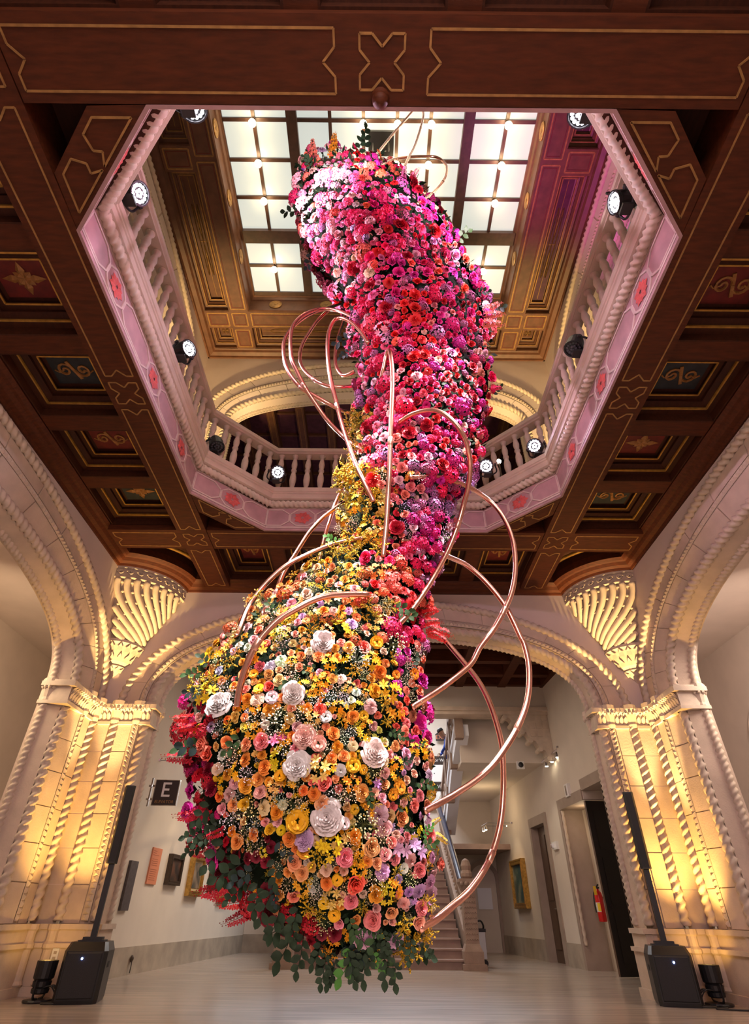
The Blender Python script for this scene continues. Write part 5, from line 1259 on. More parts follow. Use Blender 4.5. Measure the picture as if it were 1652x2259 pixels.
HERO = [('peony', 657, 1690, 31, 'white'), ('peony', 722, 1802, 37, 'white'), ('peony', 820, 1662, 32, 'white'), ('peony', 712, 1422, 27, 'white'), ('peony', 490, 1558, 31, 'white'), ('peony', 648, 1532, 26, 'white'), ('ranunculus', 602, 1542, 16, 'white'), ('ranunculus', 703, 1642, 19, 'blush'), ('peony', 672, 1628, 26, 'blush'), ('ranunculus', 657, 1812, 27, 'yellow'),
 ('rose', 455, 1645, 25, 'salmon'), ('rose', 462, 1665, 20, 'coral'), ('garden_rose', 580, 1637, 21, 'pink'), ('garden_rose', 547, 1643, 17, 'peach'), ('garden_rose', 545, 1678, 17, 'orange'), ('garden_rose', 587, 1694, 19, 'orange'), ('garden_rose', 545, 1733, 19, 'amber'), ('garden_rose', 613, 1793, 18, 'amber'), ('rose', 541, 1775, 15, 'yellow'), ('garden_rose', 640, 1850, 18, 'orange'), ('garden_rose', 528, 1857, 19, 'apricot'), ('rose', 597, 1830, 15, 'yellow'), ('garden_rose', 671, 1878, 17, 'amber'), ('carnation', 483, 1697, 14, 'cream'), ('garden_rose', 577, 1748, 18, 'blush'), ('carnation', 570, 1545, 17, 'cream'), ('rose', 595, 1518, 16, 'coral'), ('rose', 575, 1473, 16, 'pink'), ('rose', 665, 1450, 14, 'apricot'), ('rose', 703, 1453, 16, 'apricot'), ('garden_rose', 705, 1567, 17, 'coral'), ('ranunculus', 718, 1584, 15, 'white'),
 ('garden_rose', 734, 1621, 18, 'orange'), ('garden_rose', 731, 1674, 15, 'orange'), ('garden_rose', 757, 1670, 16, 'apricot'), ('garden_rose', 693, 1751, 17, 'orange'), ('garden_rose', 710, 1772, 20, 'peach'), ('garden_rose', 759, 1890, 23, 'pink'), ('rose', 815, 1868, 24, 'peach'), ('rose', 782, 1946, 26, 'coral'), ('garden_rose', 668, 1924, 19, 'peach'), ('garden_rose', 822, 2025, 23, 'pink'), ('garden_rose', 774, 1983, 19, 'pink'), ('carnation', 800, 2066, 22, 'lav'), ('carnation', 870, 2070, 20, 'lav'), ('carnation', 841, 1922, 18, 'lav'), ('ranunculus', 758, 1817, 14, 'white'), ('peony', 672, 1853, 22, 'lav'), ('garden_rose', 808, 1900, 15, 'apricot'), ('rose', 826, 1970, 20, 'amber'), ('garden_rose', 720, 1918, 15, 'cream'), ('garden_rose', 721, 1946, 16, 'orange'), ('rose', 861, 2008, 18, 'peach'), ('rose', 785, 2027, 14, 'apricot'), ('rose', 614, 1998, 19, 'peach'), ('rose', 650, 1972, 17, 'salmon'), ('rose', 617, 1937, 14, 'amber'), ('rose', 920, 1918, 19, 'pink'), ('carnation', 921, 1962, 17, 'lav'), ('garden_rose', 925, 2000, 19, 'pink'), ('carnation', 888, 1990, 15, 'blush'), ('carnation', 902, 1897, 16, 'blush'), ('ranunculus', 887, 1914, 12, 'white'), ('lily', 918, 1872, 18, 'lav'), ('lily', 885, 1870, 17, 'lav'),
 ('ranunculus', 875, 1737, 17, 'amber'), ('ranunculus', 862, 1752, 14, 'amber'), ('rose', 847, 1706, 14, 'blush'), ('carnation', 750, 1700, 14, 'white'), ('garden_rose', 892, 1664, 15, 'lightp'), ('garden_rose', 897, 1686, 14, 'lightp'), ('rose', 915, 1678, 13, 'blush'), ('rose', 935, 1690, 13, 'blush'), ('rose', 921, 1755, 15, 'pink'), ('rose', 938, 1775, 13, 'peach'), ('lily', 612, 1640, 16, 'candy'), ('carnation', 815, 1560, 17, 'blush'), ('carnation', 468, 1604, 12, 'lav'), ('rose', 443, 1583, 13, 'blush'), ('peony', 428, 1742, 20, 'fuchsia'), ('peony', 420, 1790, 20, 'fuchsia'), ('peony', 478, 1893, 24, 'fuchsia'), ('peony', 595, 2010, 27, 'wine'), ('peony', 425, 1568, 14, 'wine'), ('peony', 470, 1740, 17, 'wine'), ('rose', 966, 1905, 17, 'salmon'), ('rose', 952, 2000, 11, 'cream'), ('rose', 948, 2022, 10, 'peach'), ('ranunculus', 908, 1488, 14, 'amber'), ('ranunculus', 870, 1490, 11, 'amber'), ('ranunculus', 866, 1466, 10, 'yellow'), ('rose', 817, 1497, 13, 'amber'), ('rose', 728, 1408, 16, 'apricot'), ('rose', 715, 1352, 16, 'amber'), ('rose', 808, 1400, 10, 'cream'),
 ('rose', 887, 1035, 15, 'pink'), ('rose', 905, 1075, 14, 'pink'), ('rose', 926, 1080, 14, 'pink'), ('rose', 893, 1093, 13, 'salmon'), ('rose', 868, 1100, 14, 'pink'), ('rose', 842, 1070, 13, 'salmon'), ('rose', 880, 1060, 12, 'lightp'), ('rose', 934, 1098, 12, 'lightp'), ('rose', 798, 1085, 12, 'salmon'), ('peony', 825, 1060, 18, 'red'), ('rose', 893, 1138, 13, 'salmon'), ('peony', 874, 1166, 19, 'crimson'), ('rose', 900, 1230, 13, 'rosep'), ('rose', 928, 1232, 12, 'rosep'), ('rose', 858, 1240, 14, 'hot'), ('rose', 825, 1295, 17, 'red'), ('rose', 730, 1288, 14, 'peach'),
 ('peony', 903, 958, 18, 'crimson'), ('peony', 812, 945, 17, 'crimson'), ('peony', 940, 940, 16, 'crimson'), ('rose', 944, 1010, 13, 'lightp'), ('rose', 908, 1010, 13, 'pink'), ('rose', 875, 970, 15, 'salmon'), ('rose', 917, 980, 9, 'coral'), ('rose', 902, 983, 9, 'coral'), ('rose', 910, 937, 10, 'lightp'), ('carnation', 828, 964, 10, 'lightp'), ('carnation', 919, 832, 13, 'lightp'), ('rose', 885, 822, 12, 'lightp'), ('peony', 914, 790, 16, 'red'), ('peony', 937, 785, 14, 'red'), ('ranunculus', 877, 759, 13, 'coral'), ('ranunculus', 966, 797, 10, 'blush'), ('carnation', 994, 780, 14, 'mauve'), ('rose', 1047, 778, 10, 'blush'), ('rose', 1056, 777, 9, 'blush'), ('rose', 1033, 838, 12, 'pink'), ('rose', 1045, 850, 12, 'pink'), ('rose', 935, 844, 12, 'hot'), ('rose', 948, 880, 11, 'rosep'), ('rose', 987, 889, 11, 'rosep'), ('rose', 904, 845, 12, 'crimson'), ('peony', 817, 900, 14, 'red'), ('rose', 974, 815, 8, 'lightp'), ('carnation', 890, 866, 9, 'lightp'), ('carnation', 805, 852, 9, 'lightp'), ('carnation', 826, 843, 9, 'lightp'),
 ('peony', 782, 596, 16, 'crimson'), ('peony', 817, 634, 15, 'crimson'), ('peony', 854, 680, 17, 'crimson'), ('peony', 883, 502, 19, 'crimson'), ('peony', 956, 512, 16, 'red'), ('peony', 818, 570, 14, 'hot'), ('rose', 836, 515, 12, 'lightp'), ('rose', 906, 542, 12, 'candy'), ('rose', 916, 566, 12, 'lightp'), ('carnation', 997, 605, 15, 'fuchsia'), ('rose', 965, 580, 11, 'coral'), ('rose', 965, 602, 13, 'coral'), ('rose', 840, 672, 10, 'candy'), ('rose', 864, 580, 12, 'magenta'), ('peony', 880, 604, 14, 'magenta'), ('rose', 920, 625, 13, 'red'), ('peony', 915, 654, 14, 'red'), ('rose', 892, 672, 12, 'red'), ('rose', 786, 455, 10, 'white'), ('rose', 921, 465, 10, 'candy'), ('rose', 956, 468, 9, 'magenta'), ('lily', 703, 420, 14, 'lightp'), ('carnation', 711, 335, 11, 'lav'), ('carnation', 963, 447, 12, 'fuchsia'), ('rose', 710, 365, 10, 'pink'), ('carnation', 666, 382, 11, 'purple'), ('rose', 732, 345, 10, 'coral')]
for k, x, y, r, c in HERO:
    flower(k, x, y, r, C[c], .04, .25); placed.append((x, y, r*.85))
# free sprays standing off the outline
def spray_at(kind, x, y, L, ang, col, up=.15):
    """ang: direction in the picture plane, degrees, 0 to the right, 90 up; L: length in photo pixels."""
    P, n, t = surf(x, y); rad = L/FPX*t/(2.6 if kind == 'orchid_spray' else 2.3 if kind == 'leaf_sprig' else 1.5)
    d = math.cos(math.radians(ang))*RT+math.sin(math.radians(ang))*UP; me = R.choice(FM[kind])
    z = VIEW(P)*.8+n*.3+np.array((0, 0, up)); X = d if kind != 'stock' else None
    M3 = orient(z, 0, d) if kind != 'stock' else orient(d, R.uniform(0, 6))
    m4 = M3.to_4x4()
    for i in range(3):
        for j in range(3): m4[i][j] *= rad
        m4[i][3] = P[i]
    o = bpy.data.objects.new(kind, me); COL.objects.link(o); o.parent = fc; o.matrix_world = m4; o.color = (*col, 1); COUNT[kind] = COUNT.get(kind, 0)+1
for x, y, L, a, c in ((435, 1668, 85, 178, 'crimson'), (430, 1655, 55, 160, 'red'), (455, 1795, 80, 182, 'crimson'), (470, 1800, 60, 170, 'crimson'), (430, 1585, 60, 175, 'red'), (440, 1600, 55, 190, 'red'), (520, 1945, 100, 195, 'crimson'), (505, 1975, 75, 172, 'crimson'), (560, 2005, 80, 205, 'crimson'), (545, 1985, 80, 185, 'red'), (500, 1830, 55, 200, 'crimson'), (930, 1360, 55, 25, 'red'), (935, 1385, 75, -12, 'red'), (925, 1345, 50, 5, 'red'), (940, 1395, 60, -25, 'red'), (925, 1375, 60, 10, 'red'), (1065, 700, 55, 10, 'salmon'), (1068, 690, 50, 30, 'salmon'), (1060, 715, 60, 0, 'salmon'), (1080, 860, 35, 10, 'hot'), (1050, 960, 30, 25, 'hot'), (955, 1840, 45, -35, 'gold'), (950, 1820, 35, 30, 'gold'), (905, 400, 40, 55, 'candy'), (890, 395, 35, 80, 'mauve')):
    spray_at('orchid_spray', x, y, L, a, C[c])
for x, y, L, a, c in ((775, 935, 45, 150, 'gold'), (780, 960, 45, 170, 'gold'), (785, 1000, 45, 190, 'gold'), (775, 1045, 65, 165, 'gold'), (765, 1060, 60, 185, 'gold'), (800, 1080, 50, 80, 'gold'), (830, 1100, 45, 100, 'gold'), (790, 1190, 60, 20, 'gold'), (840, 1215, 50, 60, 'gold'), (770, 1215, 60, 180, 'gold'), (440, 1520, 60, 165, 'gold'), (470, 1515, 60, 60, 'gold'), (860, 1340, 40, 60, 'gold'), (735, 330, 34, 85, 'amber'), (692, 345, 34, 95, 'salmon'), (690, 365, 30, 120, 'coral'), (945, 1990, 40, 10, 'gold'), (905, 2090, 55, -70, 'gold'), (890, 2100, 60, -95, 'gold'), (930, 2060, 50, -60, 'gold')):
    spray_at('stock' if c in ('amber', 'salmon', 'coral') else 'goldenrod', x, y, L*1.0, a, C[c])
LS = [(455, 1650, 65, 170, 'blueg'), (445, 1640, 60, 195, 'leafb'), (470, 1830, 85, 195, 'leaf'), (465, 1845, 80, 220, 'leaf'), (500, 1850, 85, 240, 'leaf'), (480, 1820, 60, 170, 'leaf'), (455, 1740, 55, 20, 'leaf'), (500, 1660, 55, -10, 'leafb'), (455, 1480, 50, 190, 'leafb'), (470, 1470, 45, 140, 'leaf'), (450, 1530, 45, 170, 'blueg'), (555, 1930, 90, 230, 'leaf'), (540, 1900, 90, 210, 'leaf'), (600, 1960, 80, 250, 'leaf'), (650, 2040, 95, 250, 'leaf'), (670, 2050, 100, 265, 'leaf'), (690, 2060, 90, 235, 'blueg'), (720, 2085, 90, 265, 'leaf'), (745, 2095, 85, 255, 'leaf'), (770, 2095, 75, 275, 'leafb'), (800, 2095, 70, 270, 'leaf'), (815, 2095, 60, 300, 'leafg'), (840, 2095, 75, 280, 'leafb'), (700, 2080, 85, 290, 'leaf'), (660, 2020, 90, 210, 'leaf'), (730, 2090, 90, 240, 'leafb'), (855, 2090, 75, 260, 'leaf'), (640, 2010, 75, 280, 'leaf'), (620, 1990, 80, 255, 'leaf'), (760, 2080, 95, 285, 'leaf'), (780, 2090, 80, 245, 'leafg'), (915, 1650, 26, 30, 'leafb'), (930, 1850, 50, 45, 'leafg'), (925, 1870, 50, 15, 'leafb'), (880, 1690, 40, 30, 'leaf'), (860, 1340, 50, -10, 'leafb'), (870, 1370, 50, 20, 'leafb'), (775, 745, 45, 190, 'blueg'), (780, 765, 45, 210, 'blueg'), (660, 465, 40, 175, 'leaf'), (690, 380, 40, 110, 'leaf'), (700, 360, 40, 150, 'leaf'), (805, 330, 45, 95, 'leaf'), (790, 340, 40, 70, 'leaf'), (1005, 530, 40, 30, 'leafb'), (1040, 650, 45, 10, 'leaf'), (1078, 690, 40, 20, 'leaf'), (690, 560, 35, 230, 'blueg'), (1085, 870, 30, 40, 'leaf'), (755, 1200, 50, 150, 'leafg'), (830, 1200, 40, 40, 'leafg'), (600, 1360, 40, 100, 'leafb'), (905, 1480, 40, 60, 'leaf')]
for i_, (x, y, L, a, c) in enumerate(LS):
    if y > 2000 and i_ % 3 == 1: continue
    spray_at('leaf_sprig', x, y, L*(.85 if y > 1650 else 1.0), a, C[c])
# ------------------------------------------------------------------ fill between them, by colour zones
def zone(x, y):
    l, r = lim(y); u = (x-l)/(r-l); q = R.random()
    W_ = []
    a = lambda *t: W_.extend(t)
    if y < 640:
        if u < .5-(max(0, y-520)/400):
            a((5, 'hydrangea', 'lightp'), (6, 'hydrangea', 'rosep'), (4, 'hydrangea', 'candy'), (4, 'carnation', 'rosep'), (3, 'rose', 'lightp'), (2, 'rose', 'candy'), (2, 'carnation', 'blush'), (2, 'hydrangea', 'hot'), (1, 'lilac', 'lav'), (1, 'hydrangea', 'coral'))
        else:
            a((3, 'hydrangea', 'hot'), (4, 'rose', 'magenta'), (3, 'rose', 'hot'), (2, 'carnation', 'red'), (2, 'rose', 'candy'), (2, 'lilac', 'mauve'), (2, 'carnation', 'rosep'), (1, 'rose', 'lightp'), (1, 'peony', 'crimson'), (2, 'hydrangea', 'fuchsia'), (1, 'rose', 'coral'))
        if y < 420 and u > .55: a((5, 'hydrangea', 'coral'), (4, 'carnation', 'red'), (3, 'lilac', 'brown'), (2, 'freesia', 'orange'))
        if y < 400 and u < .4: a((4, 'rose', 'salmon'), (3, 'freesia', 'amber'), (2, 'carnation', 'purple'))
        if y > 540 and u > .8: a((5, 'rose', 'coral'), (4, 'rose', 'salmon'), (3, 'carnation', 'pink'))
    elif y < 1030:
        if u < .12 and y > 900: a((9, 'goldenrod', 'gold'), (3, 'freesia', 'pale'), (1, 'rose', 'salmon'))
        elif u < .28: a((6, 'hydrangea', 'hot'), (4, 'hydrangea', 'rosep'), (3, 'carnation', 'rosep'), (4, 'rose', 'hot'), (2, 'lilac', 'lilac'), (2, 'carnation', 'lightp'), (2, 'freesia', 'lightp'), (3, 'rose', 'red'))
        else: a((6, 'rose', 'hot'), (4, 'rose', 'magenta'), (5, 'rose', 'crimson'), (4, 'hydrangea', 'hot'), (4, 'carnation', 'magenta'), (2, 'lilac', 'lilac'), (3, 'hydrangea', 'fuchsia'), (2, 'rose', 'pink'), (3, 'rose', 'red'), (2, 'carnation', 'lightp'), (3, 'carnation', 'red'), (1, 'rose', 'rosep'), (1, 'lilac', 'mauve'))
        if u > .82: a((5, 'carnation', 'salmon'), (4, 'hydrangea', 'hot'), (4, 'lilac', 'mauve'), (3, 'rose', 'pink'), (2, 'hydrangea', 'salmon'))
    elif y < 1240:
        if u < .40: a((8, 'goldenrod', 'gold'), (5, 'freesia', 'yellow'), (2, 'babys_breath', 'cream'), (1, 'rose', 'amber'), (1, 'rose', 'salmon'), (2, 'freesia', 'pale'))
        elif u < .62: a((3, 'rose', 'salmon'), (2, 'rose', 'pink'), (2, 'carnation', 'crimson'), (2, 'freesia', 'orange'), (2, 'babys_breath', 'lav'), (2, 'rose', 'hot'))
        else: a((6, 'hydrangea', 'hot'), (5, 'lilac', 'lilac'), (4, 'hydrangea', 'magenta'), (2, 'rose', 'rosep'), (2, 'rose', 'lightp'), (2, 'babys_breath', 'lav'), (3, 'lilac', 'mauve'), (2, 'carnation', 'fuchsia'))
    elif y < 1420:
        if u > .83: a((7, 'hydrangea', 'hot'), (4, 'carnation', 'red'), (3, 'hydrangea', 'coral'), (3, 'lilac', 'lilac'), (2, 'hydrangea', 'fuchsia'))
        elif u > .55 and y < 1330: a((7, 'hydrangea', 'salmon'), (4, 'hydrangea', 'coral'), (2, 'freesia', 'orange'), (2, 'lilac', 'rust'), (1, 'rose', 'red'))
        elif u > .68: a((4, 'hydrangea', 'salmon'), (4, 'goldenrod', 'gold'), (4, 'babys_breath', 'cream'), (2, 'freesia', 'pale'))
        else: a((5, 'freesia', 'pale'), (4, 'freesia', 'yellow'), (4, 'rose', 'peach'), (3, 'rose', 'amber'), (3, 'carnation', 'blush'), (3, 'goldenrod', 'gold'), (2, 'rose', 'blush'), (2, 'ranunculus', 'apricot'), (2, 'babys_breath', 'cream'), (1, 'carnation', 'lav'), (2, 'lilac', 'rust'))
    else:
        e = math.hypot(0, 0)
        if u < .12 and y > 1540: a((2, 'hydrangea', 'crimson'), (3, 'peony', 'wine'), (3, 'carnation', 'crimson'), (2, 'leaf_sprig', 'leaf'), (2, 'rose', 'salmon'), (2, 'hydrangea', 'magenta'))
        elif y > 1840 and (x-640)*.0+u < .34-(0): a((4, 'leaf_sprig', 'leaf'), (2, 'leaf_sprig', 'blueg'), (4, 'goldenrod', 'gold'), (2, 'rose', 'apricot'), (2, 'carnation', 'wine'), (1, 'hydrangea', 'crimson'), (1, 'peony', 'wine'), (2, 'garden_rose', 'apricot'), (2, 'babys_breath', 'cream'))
        elif y > 2040: a((9, 'leaf_sprig', 'leaf'), (3, 'leaf_sprig', 'leafb'), (2, 'goldenrod', 'gold'), (2, 'carnation', 'lav'))
        elif u > .87 and y < 1640: a((6, 'rose', 'coral'), (4, 'hydrangea', 'fuchsia'), (4, 'carnation', 'salmon'), (3, 'peony', 'fuchsia'), (2, 'babys_breath', 'cream'))
        elif u > .72 and y > 1640: a((5, 'rose', 'pink'), (4, 'carnation', 'lav'), (4, 'rose', 'blush'), (4, 'goldenrod', 'gold'), (2, 'babys_breath', 'cream'), (3, 'freesia', 'yellow'), (2, 'lily', 'lav'), (2, 'rose', 'peach'), (2, 'leaf_sprig', 'leafb'))
        else: a((4, 'garden_rose', 'orange'), (5, 'garden_rose', 'amber'), (6, 'rose', 'peach'), (4, 'garden_rose', 'apricot'), (5, 'rose', 'blush'), (3, 'rose', 'pale'), (3, 'ranunculus', 'yellow'), (7, 'babys_breath', 'cream'), (5, 'babys_breath', 'white'), (6, 'goldenrod', 'gold'), (9, 'freesia', 'yellow'), (3, 'freesia', 'pale'), (3, 'carnation', 'cream'), (2, 'carnation', 'blush'), (2, 'rose', 'salmon'), (2, 'rose', 'pink'), (1, 'rose', 'white'), (1, 'carnation', 'white'), (2, 'leaf_sprig', 'leafb'))
    tot = sum(w[0] for w in W_); q *= tot
    for w, k, c in W_:
        q -= w
        if q <= 0: return k, c
    return W_[-1][1:]
def fill(step_lo, step_hi, rmul, tries, ymin=325, ymax=2110, lift_=(.0, .2)):
    grid_ = {}
    def near(x, y, r):
        for px_, py_, pr in grid_.get((int(x//40), int(y//40)), ()):
            if (px_-x)**2+(py_-y)**2 < (pr+r)**2*.62: return True
        return False
    def put(x, y, r):
        for i in (-1, 0, 1):
            for j in (-1, 0, 1): grid_.setdefault((int(x//40)+i, int(y//40)+j), []).append((x, y, r))
    for p in placed: put(*p)
    out = []
    for _ in range(tries):
        y = R.uniform(ymin, ymax); l, r = lim(y); x = R.uniform(l+3, r-3)
        rad = float(np.interp(y, [330, 900, 1250, 1700, 2100], [8.5, 9.5, 11, 13.5, 14.5]))*R.choice((.72, .8, .9, 1.0, 1.1, 1.3, 1.5))*rmul
        if not near(x, y, rad): put(x, y, rad); out.append((x, y, rad))
    return out
pts = fill(0, 0, 1.0, 26000)
pts.sort(key=lambda p: -p[2])
for x, y, r in pts:
    k, c = zone(x, y); s = dict(hydrangea=1.45, lilac=1.4, freesia=1.45, babys_breath=1.75, goldenrod=1.9, peony=1.35, leaf_sprig=1.1, lily=1.25, stock=1.1, carnation=1.15).get(k, 1.2)
    if k == 'leaf_sprig':
        if COUNT.get(k, 0) < 290: spray_at(k, x, y, 34+r*1.6, R.uniform(190, 350), C[c])
        continue
    flower(k, x, y, r*s, C[c], .10, R.uniform(-.1, .35) if k not in ('goldenrod', 'babys_breath') else .2)
# small blooms in the gaps
for x, y, r in pts: placed.append((x, y, r))
for x, y, r in fill(0, 0, .62, 26000):
    k, c = zone(x, y)
    if y > 1250: k = dict(garden_rose='rose', peony='carnation', leaf_sprig='freesia', ranunculus='rose').get(k, k); c = 'yellow' if c == 'leaf' else c
    elif k in ('peony', 'goldenrod', 'babys_breath', 'leaf_sprig'): k = 'hydrangea'
    flower(k, x, y, r*(1.5 if k in ('freesia', 'hydrangea', 'lilac', 'babys_breath', 'goldenrod') else 1.15), C.get(c, C['yellow']) if c not in ('leafb', 'blueg') else C['yellow'], .1, R.uniform(-.5, .0))
# the far side of the column
for _ in range(900):
    y = R.uniform(330, 2090); l, r = lim(y); x = R.uniform(l, r); k, c = zone(x, y)
    if k in ('leaf_sprig', 'goldenrod', 'babys_breath', 'orchid_spray'): k = 'hydrangea'
    flower(k, x, y, float(np.interp(y, [330, 1700], [13, 21]))*1.2, C[c], .1, .1, front=-1)
# what is past the count of one kind, and the far side, as one mass
V_, F_, Cc, T_, G_ = [], [], [], [], []; off = 0; cache = {}
for me, m4, c in MASS:
    if me.name not in cache:
        n = len(me.vertices); co = np.zeros(n*3); me.vertices.foreach_get('co', co); t = np.zeros(n); g = np.zeros(n)
        me.attributes['tone'].data.foreach_get('value', t); me.attributes['green'].data.foreach_get('value', g)
        cache[me.name] = (co.reshape(-1, 3), [list(p.vertices) for p in me.polygons], t, g)
    co, fs, t, g = cache[me.name]
    V_.append(co@m4[:3, :3].T+m4[:3, 3]); F_ += [[i+off for i in f] for f in fs]; Cc.append(np.tile((*c, 1), (len(co), 1))); T_.append(t); G_.append(g); off += len(co)
me = bpy.data.meshes.new('flower_mass'); me.from_pydata(np.concatenate(V_), [], F_); me.materials.append(PETA)
me.polygons.foreach_set('use_smooth', np.ones(len(me.polygons), bool))
for nm, q, ty in (('tone', np.concatenate(T_), 'FLOAT'), ('green', np.concatenate(G_), 'FLOAT')):
    at_ = me.attributes.new(nm, ty, 'POINT'); at_.data.foreach_set('value', q.astype(np.float32))
ca = me.attributes.new('col', 'FLOAT_COLOR', 'POINT'); ca.data.foreach_set('color', np.concatenate(Cc).astype(np.float32).ravel())
ob('flower_mass', me, fc, kind='stuff')
# dark foliage packing behind the flowers
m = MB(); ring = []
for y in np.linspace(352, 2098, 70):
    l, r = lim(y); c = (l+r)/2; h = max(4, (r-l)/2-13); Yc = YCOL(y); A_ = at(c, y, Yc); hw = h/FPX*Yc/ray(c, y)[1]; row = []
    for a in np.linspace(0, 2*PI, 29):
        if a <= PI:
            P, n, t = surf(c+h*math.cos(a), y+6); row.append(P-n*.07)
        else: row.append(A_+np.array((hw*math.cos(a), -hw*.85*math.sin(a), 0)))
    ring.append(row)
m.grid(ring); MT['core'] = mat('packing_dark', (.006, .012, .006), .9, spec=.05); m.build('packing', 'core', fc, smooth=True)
m = MB()
for _ in range(5200):
    y = R.uniform(330, 2105); l, r = lim(y); x = R.uniform(l-2, r+2); P, n, t = surf(x, y, front=1 if R.random() < .75 else -1)
    d = np.array([R.gauss(0, 1) for _ in range(3)])*.8+n*.7; d /= np.linalg.norm(d); s = np.cross(d, n); s /= np.linalg.norm(s)+1e-6; L = R.uniform(9, 20)/FPX*t; w = L*R.uniform(.16, .3); P = P-n*.03*R.random()
    m.add([P, P+d*L*.5+s*w, P+d*L, P+d*L*.5-s*w], [[0, 1, 2], [0, 2, 3]])
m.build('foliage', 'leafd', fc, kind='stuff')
top = at(770, 345, 3.75)
for dx in (-.25, .25): MB().tube([top+np.array((dx, 0, 0)), np.array((SXc+dx*.5, 4.44, ZG-.55))], .006, 5).build('suspension_wire', 'wire', fc)
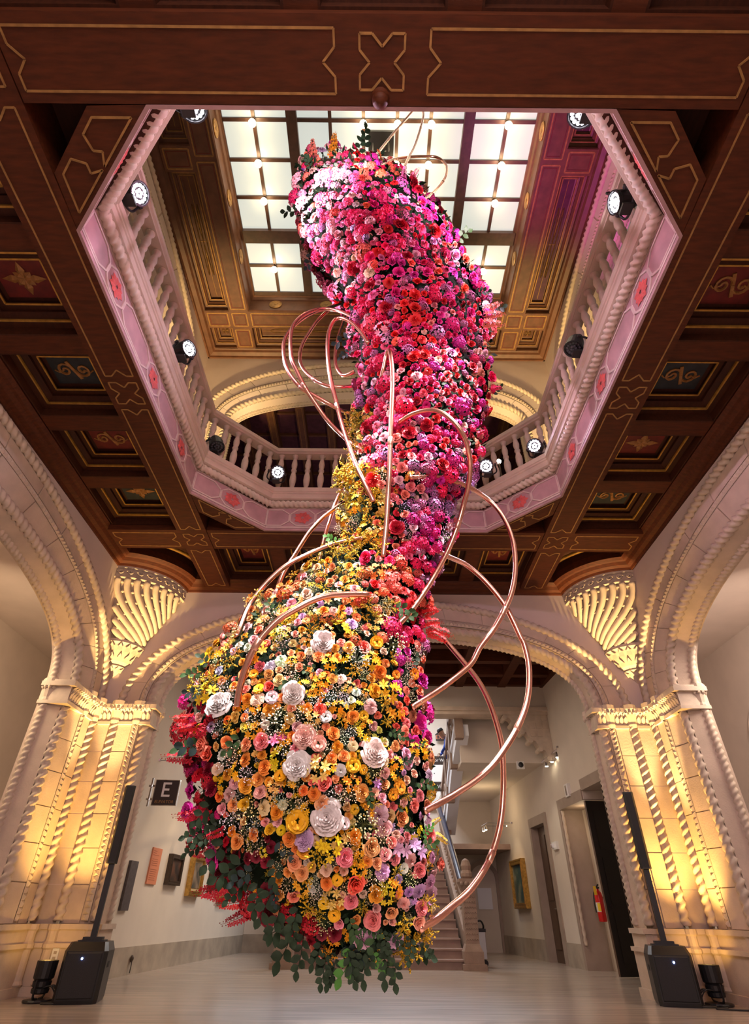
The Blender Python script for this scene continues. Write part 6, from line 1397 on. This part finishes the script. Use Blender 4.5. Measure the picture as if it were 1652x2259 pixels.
# ------------------------------------------------------------------ copper tube loops
TUBES = [
 ('big copper loop on the left of the column, its front strand', [(784,702),(759,690),(733,683),(706,682),(682,689),(660,702),(646,720),(641,744),(641,770),(644,795),(655,819),(671,852),(693,886),(719,923),(750,956),(777,979),(806,996)], (.1, .75, -.1), 1),
 ('big copper loop on the left of the column, its rear strand', [(785,660),(755,668),(724,680),(688,691),(657,711),(635,735),(626,757),(626,784),(632,810),(646,835),(666,857),(688,870),(724,890),(755,906),(801,917)], (-.1, .3, .2), -1),
 ('thin copper hoop inside the big left loop', [(764,655),(742,669),(717,691),(697,711),(682,733),(668,757),(662,779),(663,801),(673,819),(693,837),(719,850),(746,854),(775,852),(793,849)], (-.3, -.7, -.2), -1),
 ('long copper tube curving down in front of the left side of the column', [(812,757),(797,733),(777,713),(755,702),(739,706),(728,724),(723,748),(723,779),(726,815),(733,852),(744,897),(757,945),(773,992),(790,1036),(812,1080),(824,1107)], (.35, 1.0, .15), 1),
 ('small copper hook on the left of the column', [(763,690),(757,711),(748,737),(741,766),(739,793),(742,810),(753,826),(766,827),(782,819)], (-.3, -.5, -.2), -1),
 ('upright copper tube in front of the middle of the column', [(839,841),(846,813),(852,784),(858,773),(862,788),(865,819),(865,863),(863,919),(861,974),(859,1041),(856,1093),(852,1159),(845,1229)], (0, .3, .0), 1),
 ('copper tube behind the left shoulder, upper of the pair', [(770,1100),(756,1109),(734,1125),(710,1144),(683,1173),(662,1205),(647,1229),(627,1260),(614,1292),(602,1330)], (-.2, -.5, -.1), -1),
 ('short copper tube behind the left shoulder, nearest the column', [(757,1060),(755,1077),(739,1114),(726,1152),(715,1189),(704,1237)], (-.4, -.7, -.3), -1),
 ('wide copper arc over the left shoulder of the column', [(800,1188),(792,1189),(752,1197),(712,1210),(673,1226),(633,1247),(598,1276),(569,1308),(545,1345),(529,1385),(521,1405)], (.1, .6, .05), 1),
 ('copper arc lying in front of the left lower flowers', [(812,1313),(805,1311),(766,1311),(726,1314),(691,1324),(654,1343),(619,1364),(590,1391),(566,1422),(548,1457),(536,1491),(528,1523),(523,1560)], (.1, .45, .05), 1),
 ('large copper loop on the right of the column, the highest', [(880,932),(909,914),(944,905),(973,910),(999,929),(1021,958),(1033,993),(1037,1030),(1033,1072),(1023,1112),(1010,1158),(991,1208),(965,1258),(936,1306),(904,1351),(873,1383)], (.1, .9, .1), 1),
 ('large copper loop on the right of the column, the middle one', [(905,1053),(917,1053),(959,1051),(999,1061),(1037,1076),(1068,1096),(1095,1120),(1116,1152),(1130,1187),(1136,1224),(1136,1266),(1128,1309),(1111,1349),(1087,1391),(1060,1426),(1038,1465),(994,1503),(949,1535),(908,1561)], (.05, .3, .1), 1),
 ('largest copper loop on the right of the column, swinging farthest out', [(885,1192),(920,1200),(954,1211),(989,1228),(1026,1245),(1060,1272),(1090,1304),(1114,1336),(1132,1370),(1148,1405),(1157,1424),(1166,1465),(1167,1513),(1160,1558),(1144,1599),(1121,1640),(1089,1685),(1051,1720),(1003,1752),(965,1774),(935,1790)], (.05, .1, .2), 1),
 ('lowest copper loop on the right, ending near the foot of the column', [(940,1375),(965,1392),(997,1430),(1029,1468),(1058,1507),(1080,1551),(1096,1599),(1107,1647),(1110,1698),(1110,1742),(1107,1790),(1099,1838),(1083,1889),(1061,1930),(1032,1969),(1000,1997),(965,2026),(925,2050)], (-.3, -.6, .1), 1),
 ('narrow copper loop at the very top before the skylight', [(826,350),(831,341),(848,319),(871,290),(895,263),(914,242),(929,239),(934,254),(928,281),(916,317),(902,346),(885,382)], (0, .2, 0), 1),
 ('round copper loop at the top right before the skylight', [(838,366),(844,363),(868,352),(899,347),(932,345),(963,347),(982,361),(985,380),(977,400),(960,420),(943,436),(920,450)], (0, .2, 0), 1),
 ('short copper tube at the top right edge of the column', [(930,425),(943,436),(971,456),(992,488),(1000,512)], (-.1, 0, -.1), -1)]
cpl = MB().lathe([(.0218, -.04), (.0238, -.037), (.0238, .037), (.0218, .04)], 12).mesh('coupling', MT['coupling'], True)
for lb, pts_, (o0, om, o1), sg in TUBES:
    n = len(pts_); P = []
    for i, (x, y) in enumerate(pts_):
        f = i/(n-1); off_ = o0+(om-o0)*min(1, f*2.6) if f < .5 else o1+(om-o1)*min(1, (1-f)*2.6)
        l, r = lim(max(322, min(2115, y))); Yc = YCOL(y); d = ray(x, y); h = (r-l)/2/FPX*Yc/d[1]; s = (x-(l+r)/2)/((r-l)/2)
        base = Yc-(h*.95*math.sqrt(max(0, 1-s*s)) if sg > 0 else -h*.3)*(1 if abs(s) < 1 else 0)
        P.append(at(x, y, base-off_*.45))
    P = np.array(P)
    for _ in range(3):      # even out the depth along the tube
        dd = (P-EYE); sc = dd[:, 1].copy(); sc[1:-1] = (sc[:-2]+sc[1:-1]*2+sc[2:])/4; P = EYE+dd*(sc/dd[:, 1])[:, None]
    t_ = thing('copper_loop', lb, 'copper tube', P[n//2], 0, 'copper loops wound round the floral column')
    MB().tube(catmull(P-P[n//2], 9), .0215, 12).build('tube', 'copper', t_, smooth=True)
    if n > 11:
        k = n*2//3; T = P[k+1]-P[k-1]; o = ob('coupling', cpl, t_); o.matrix_world = Matrix.Translation(P[k]-P[n//2])@Vector(T).to_track_quat('Z', 'Y').to_matrix().to_4x4()
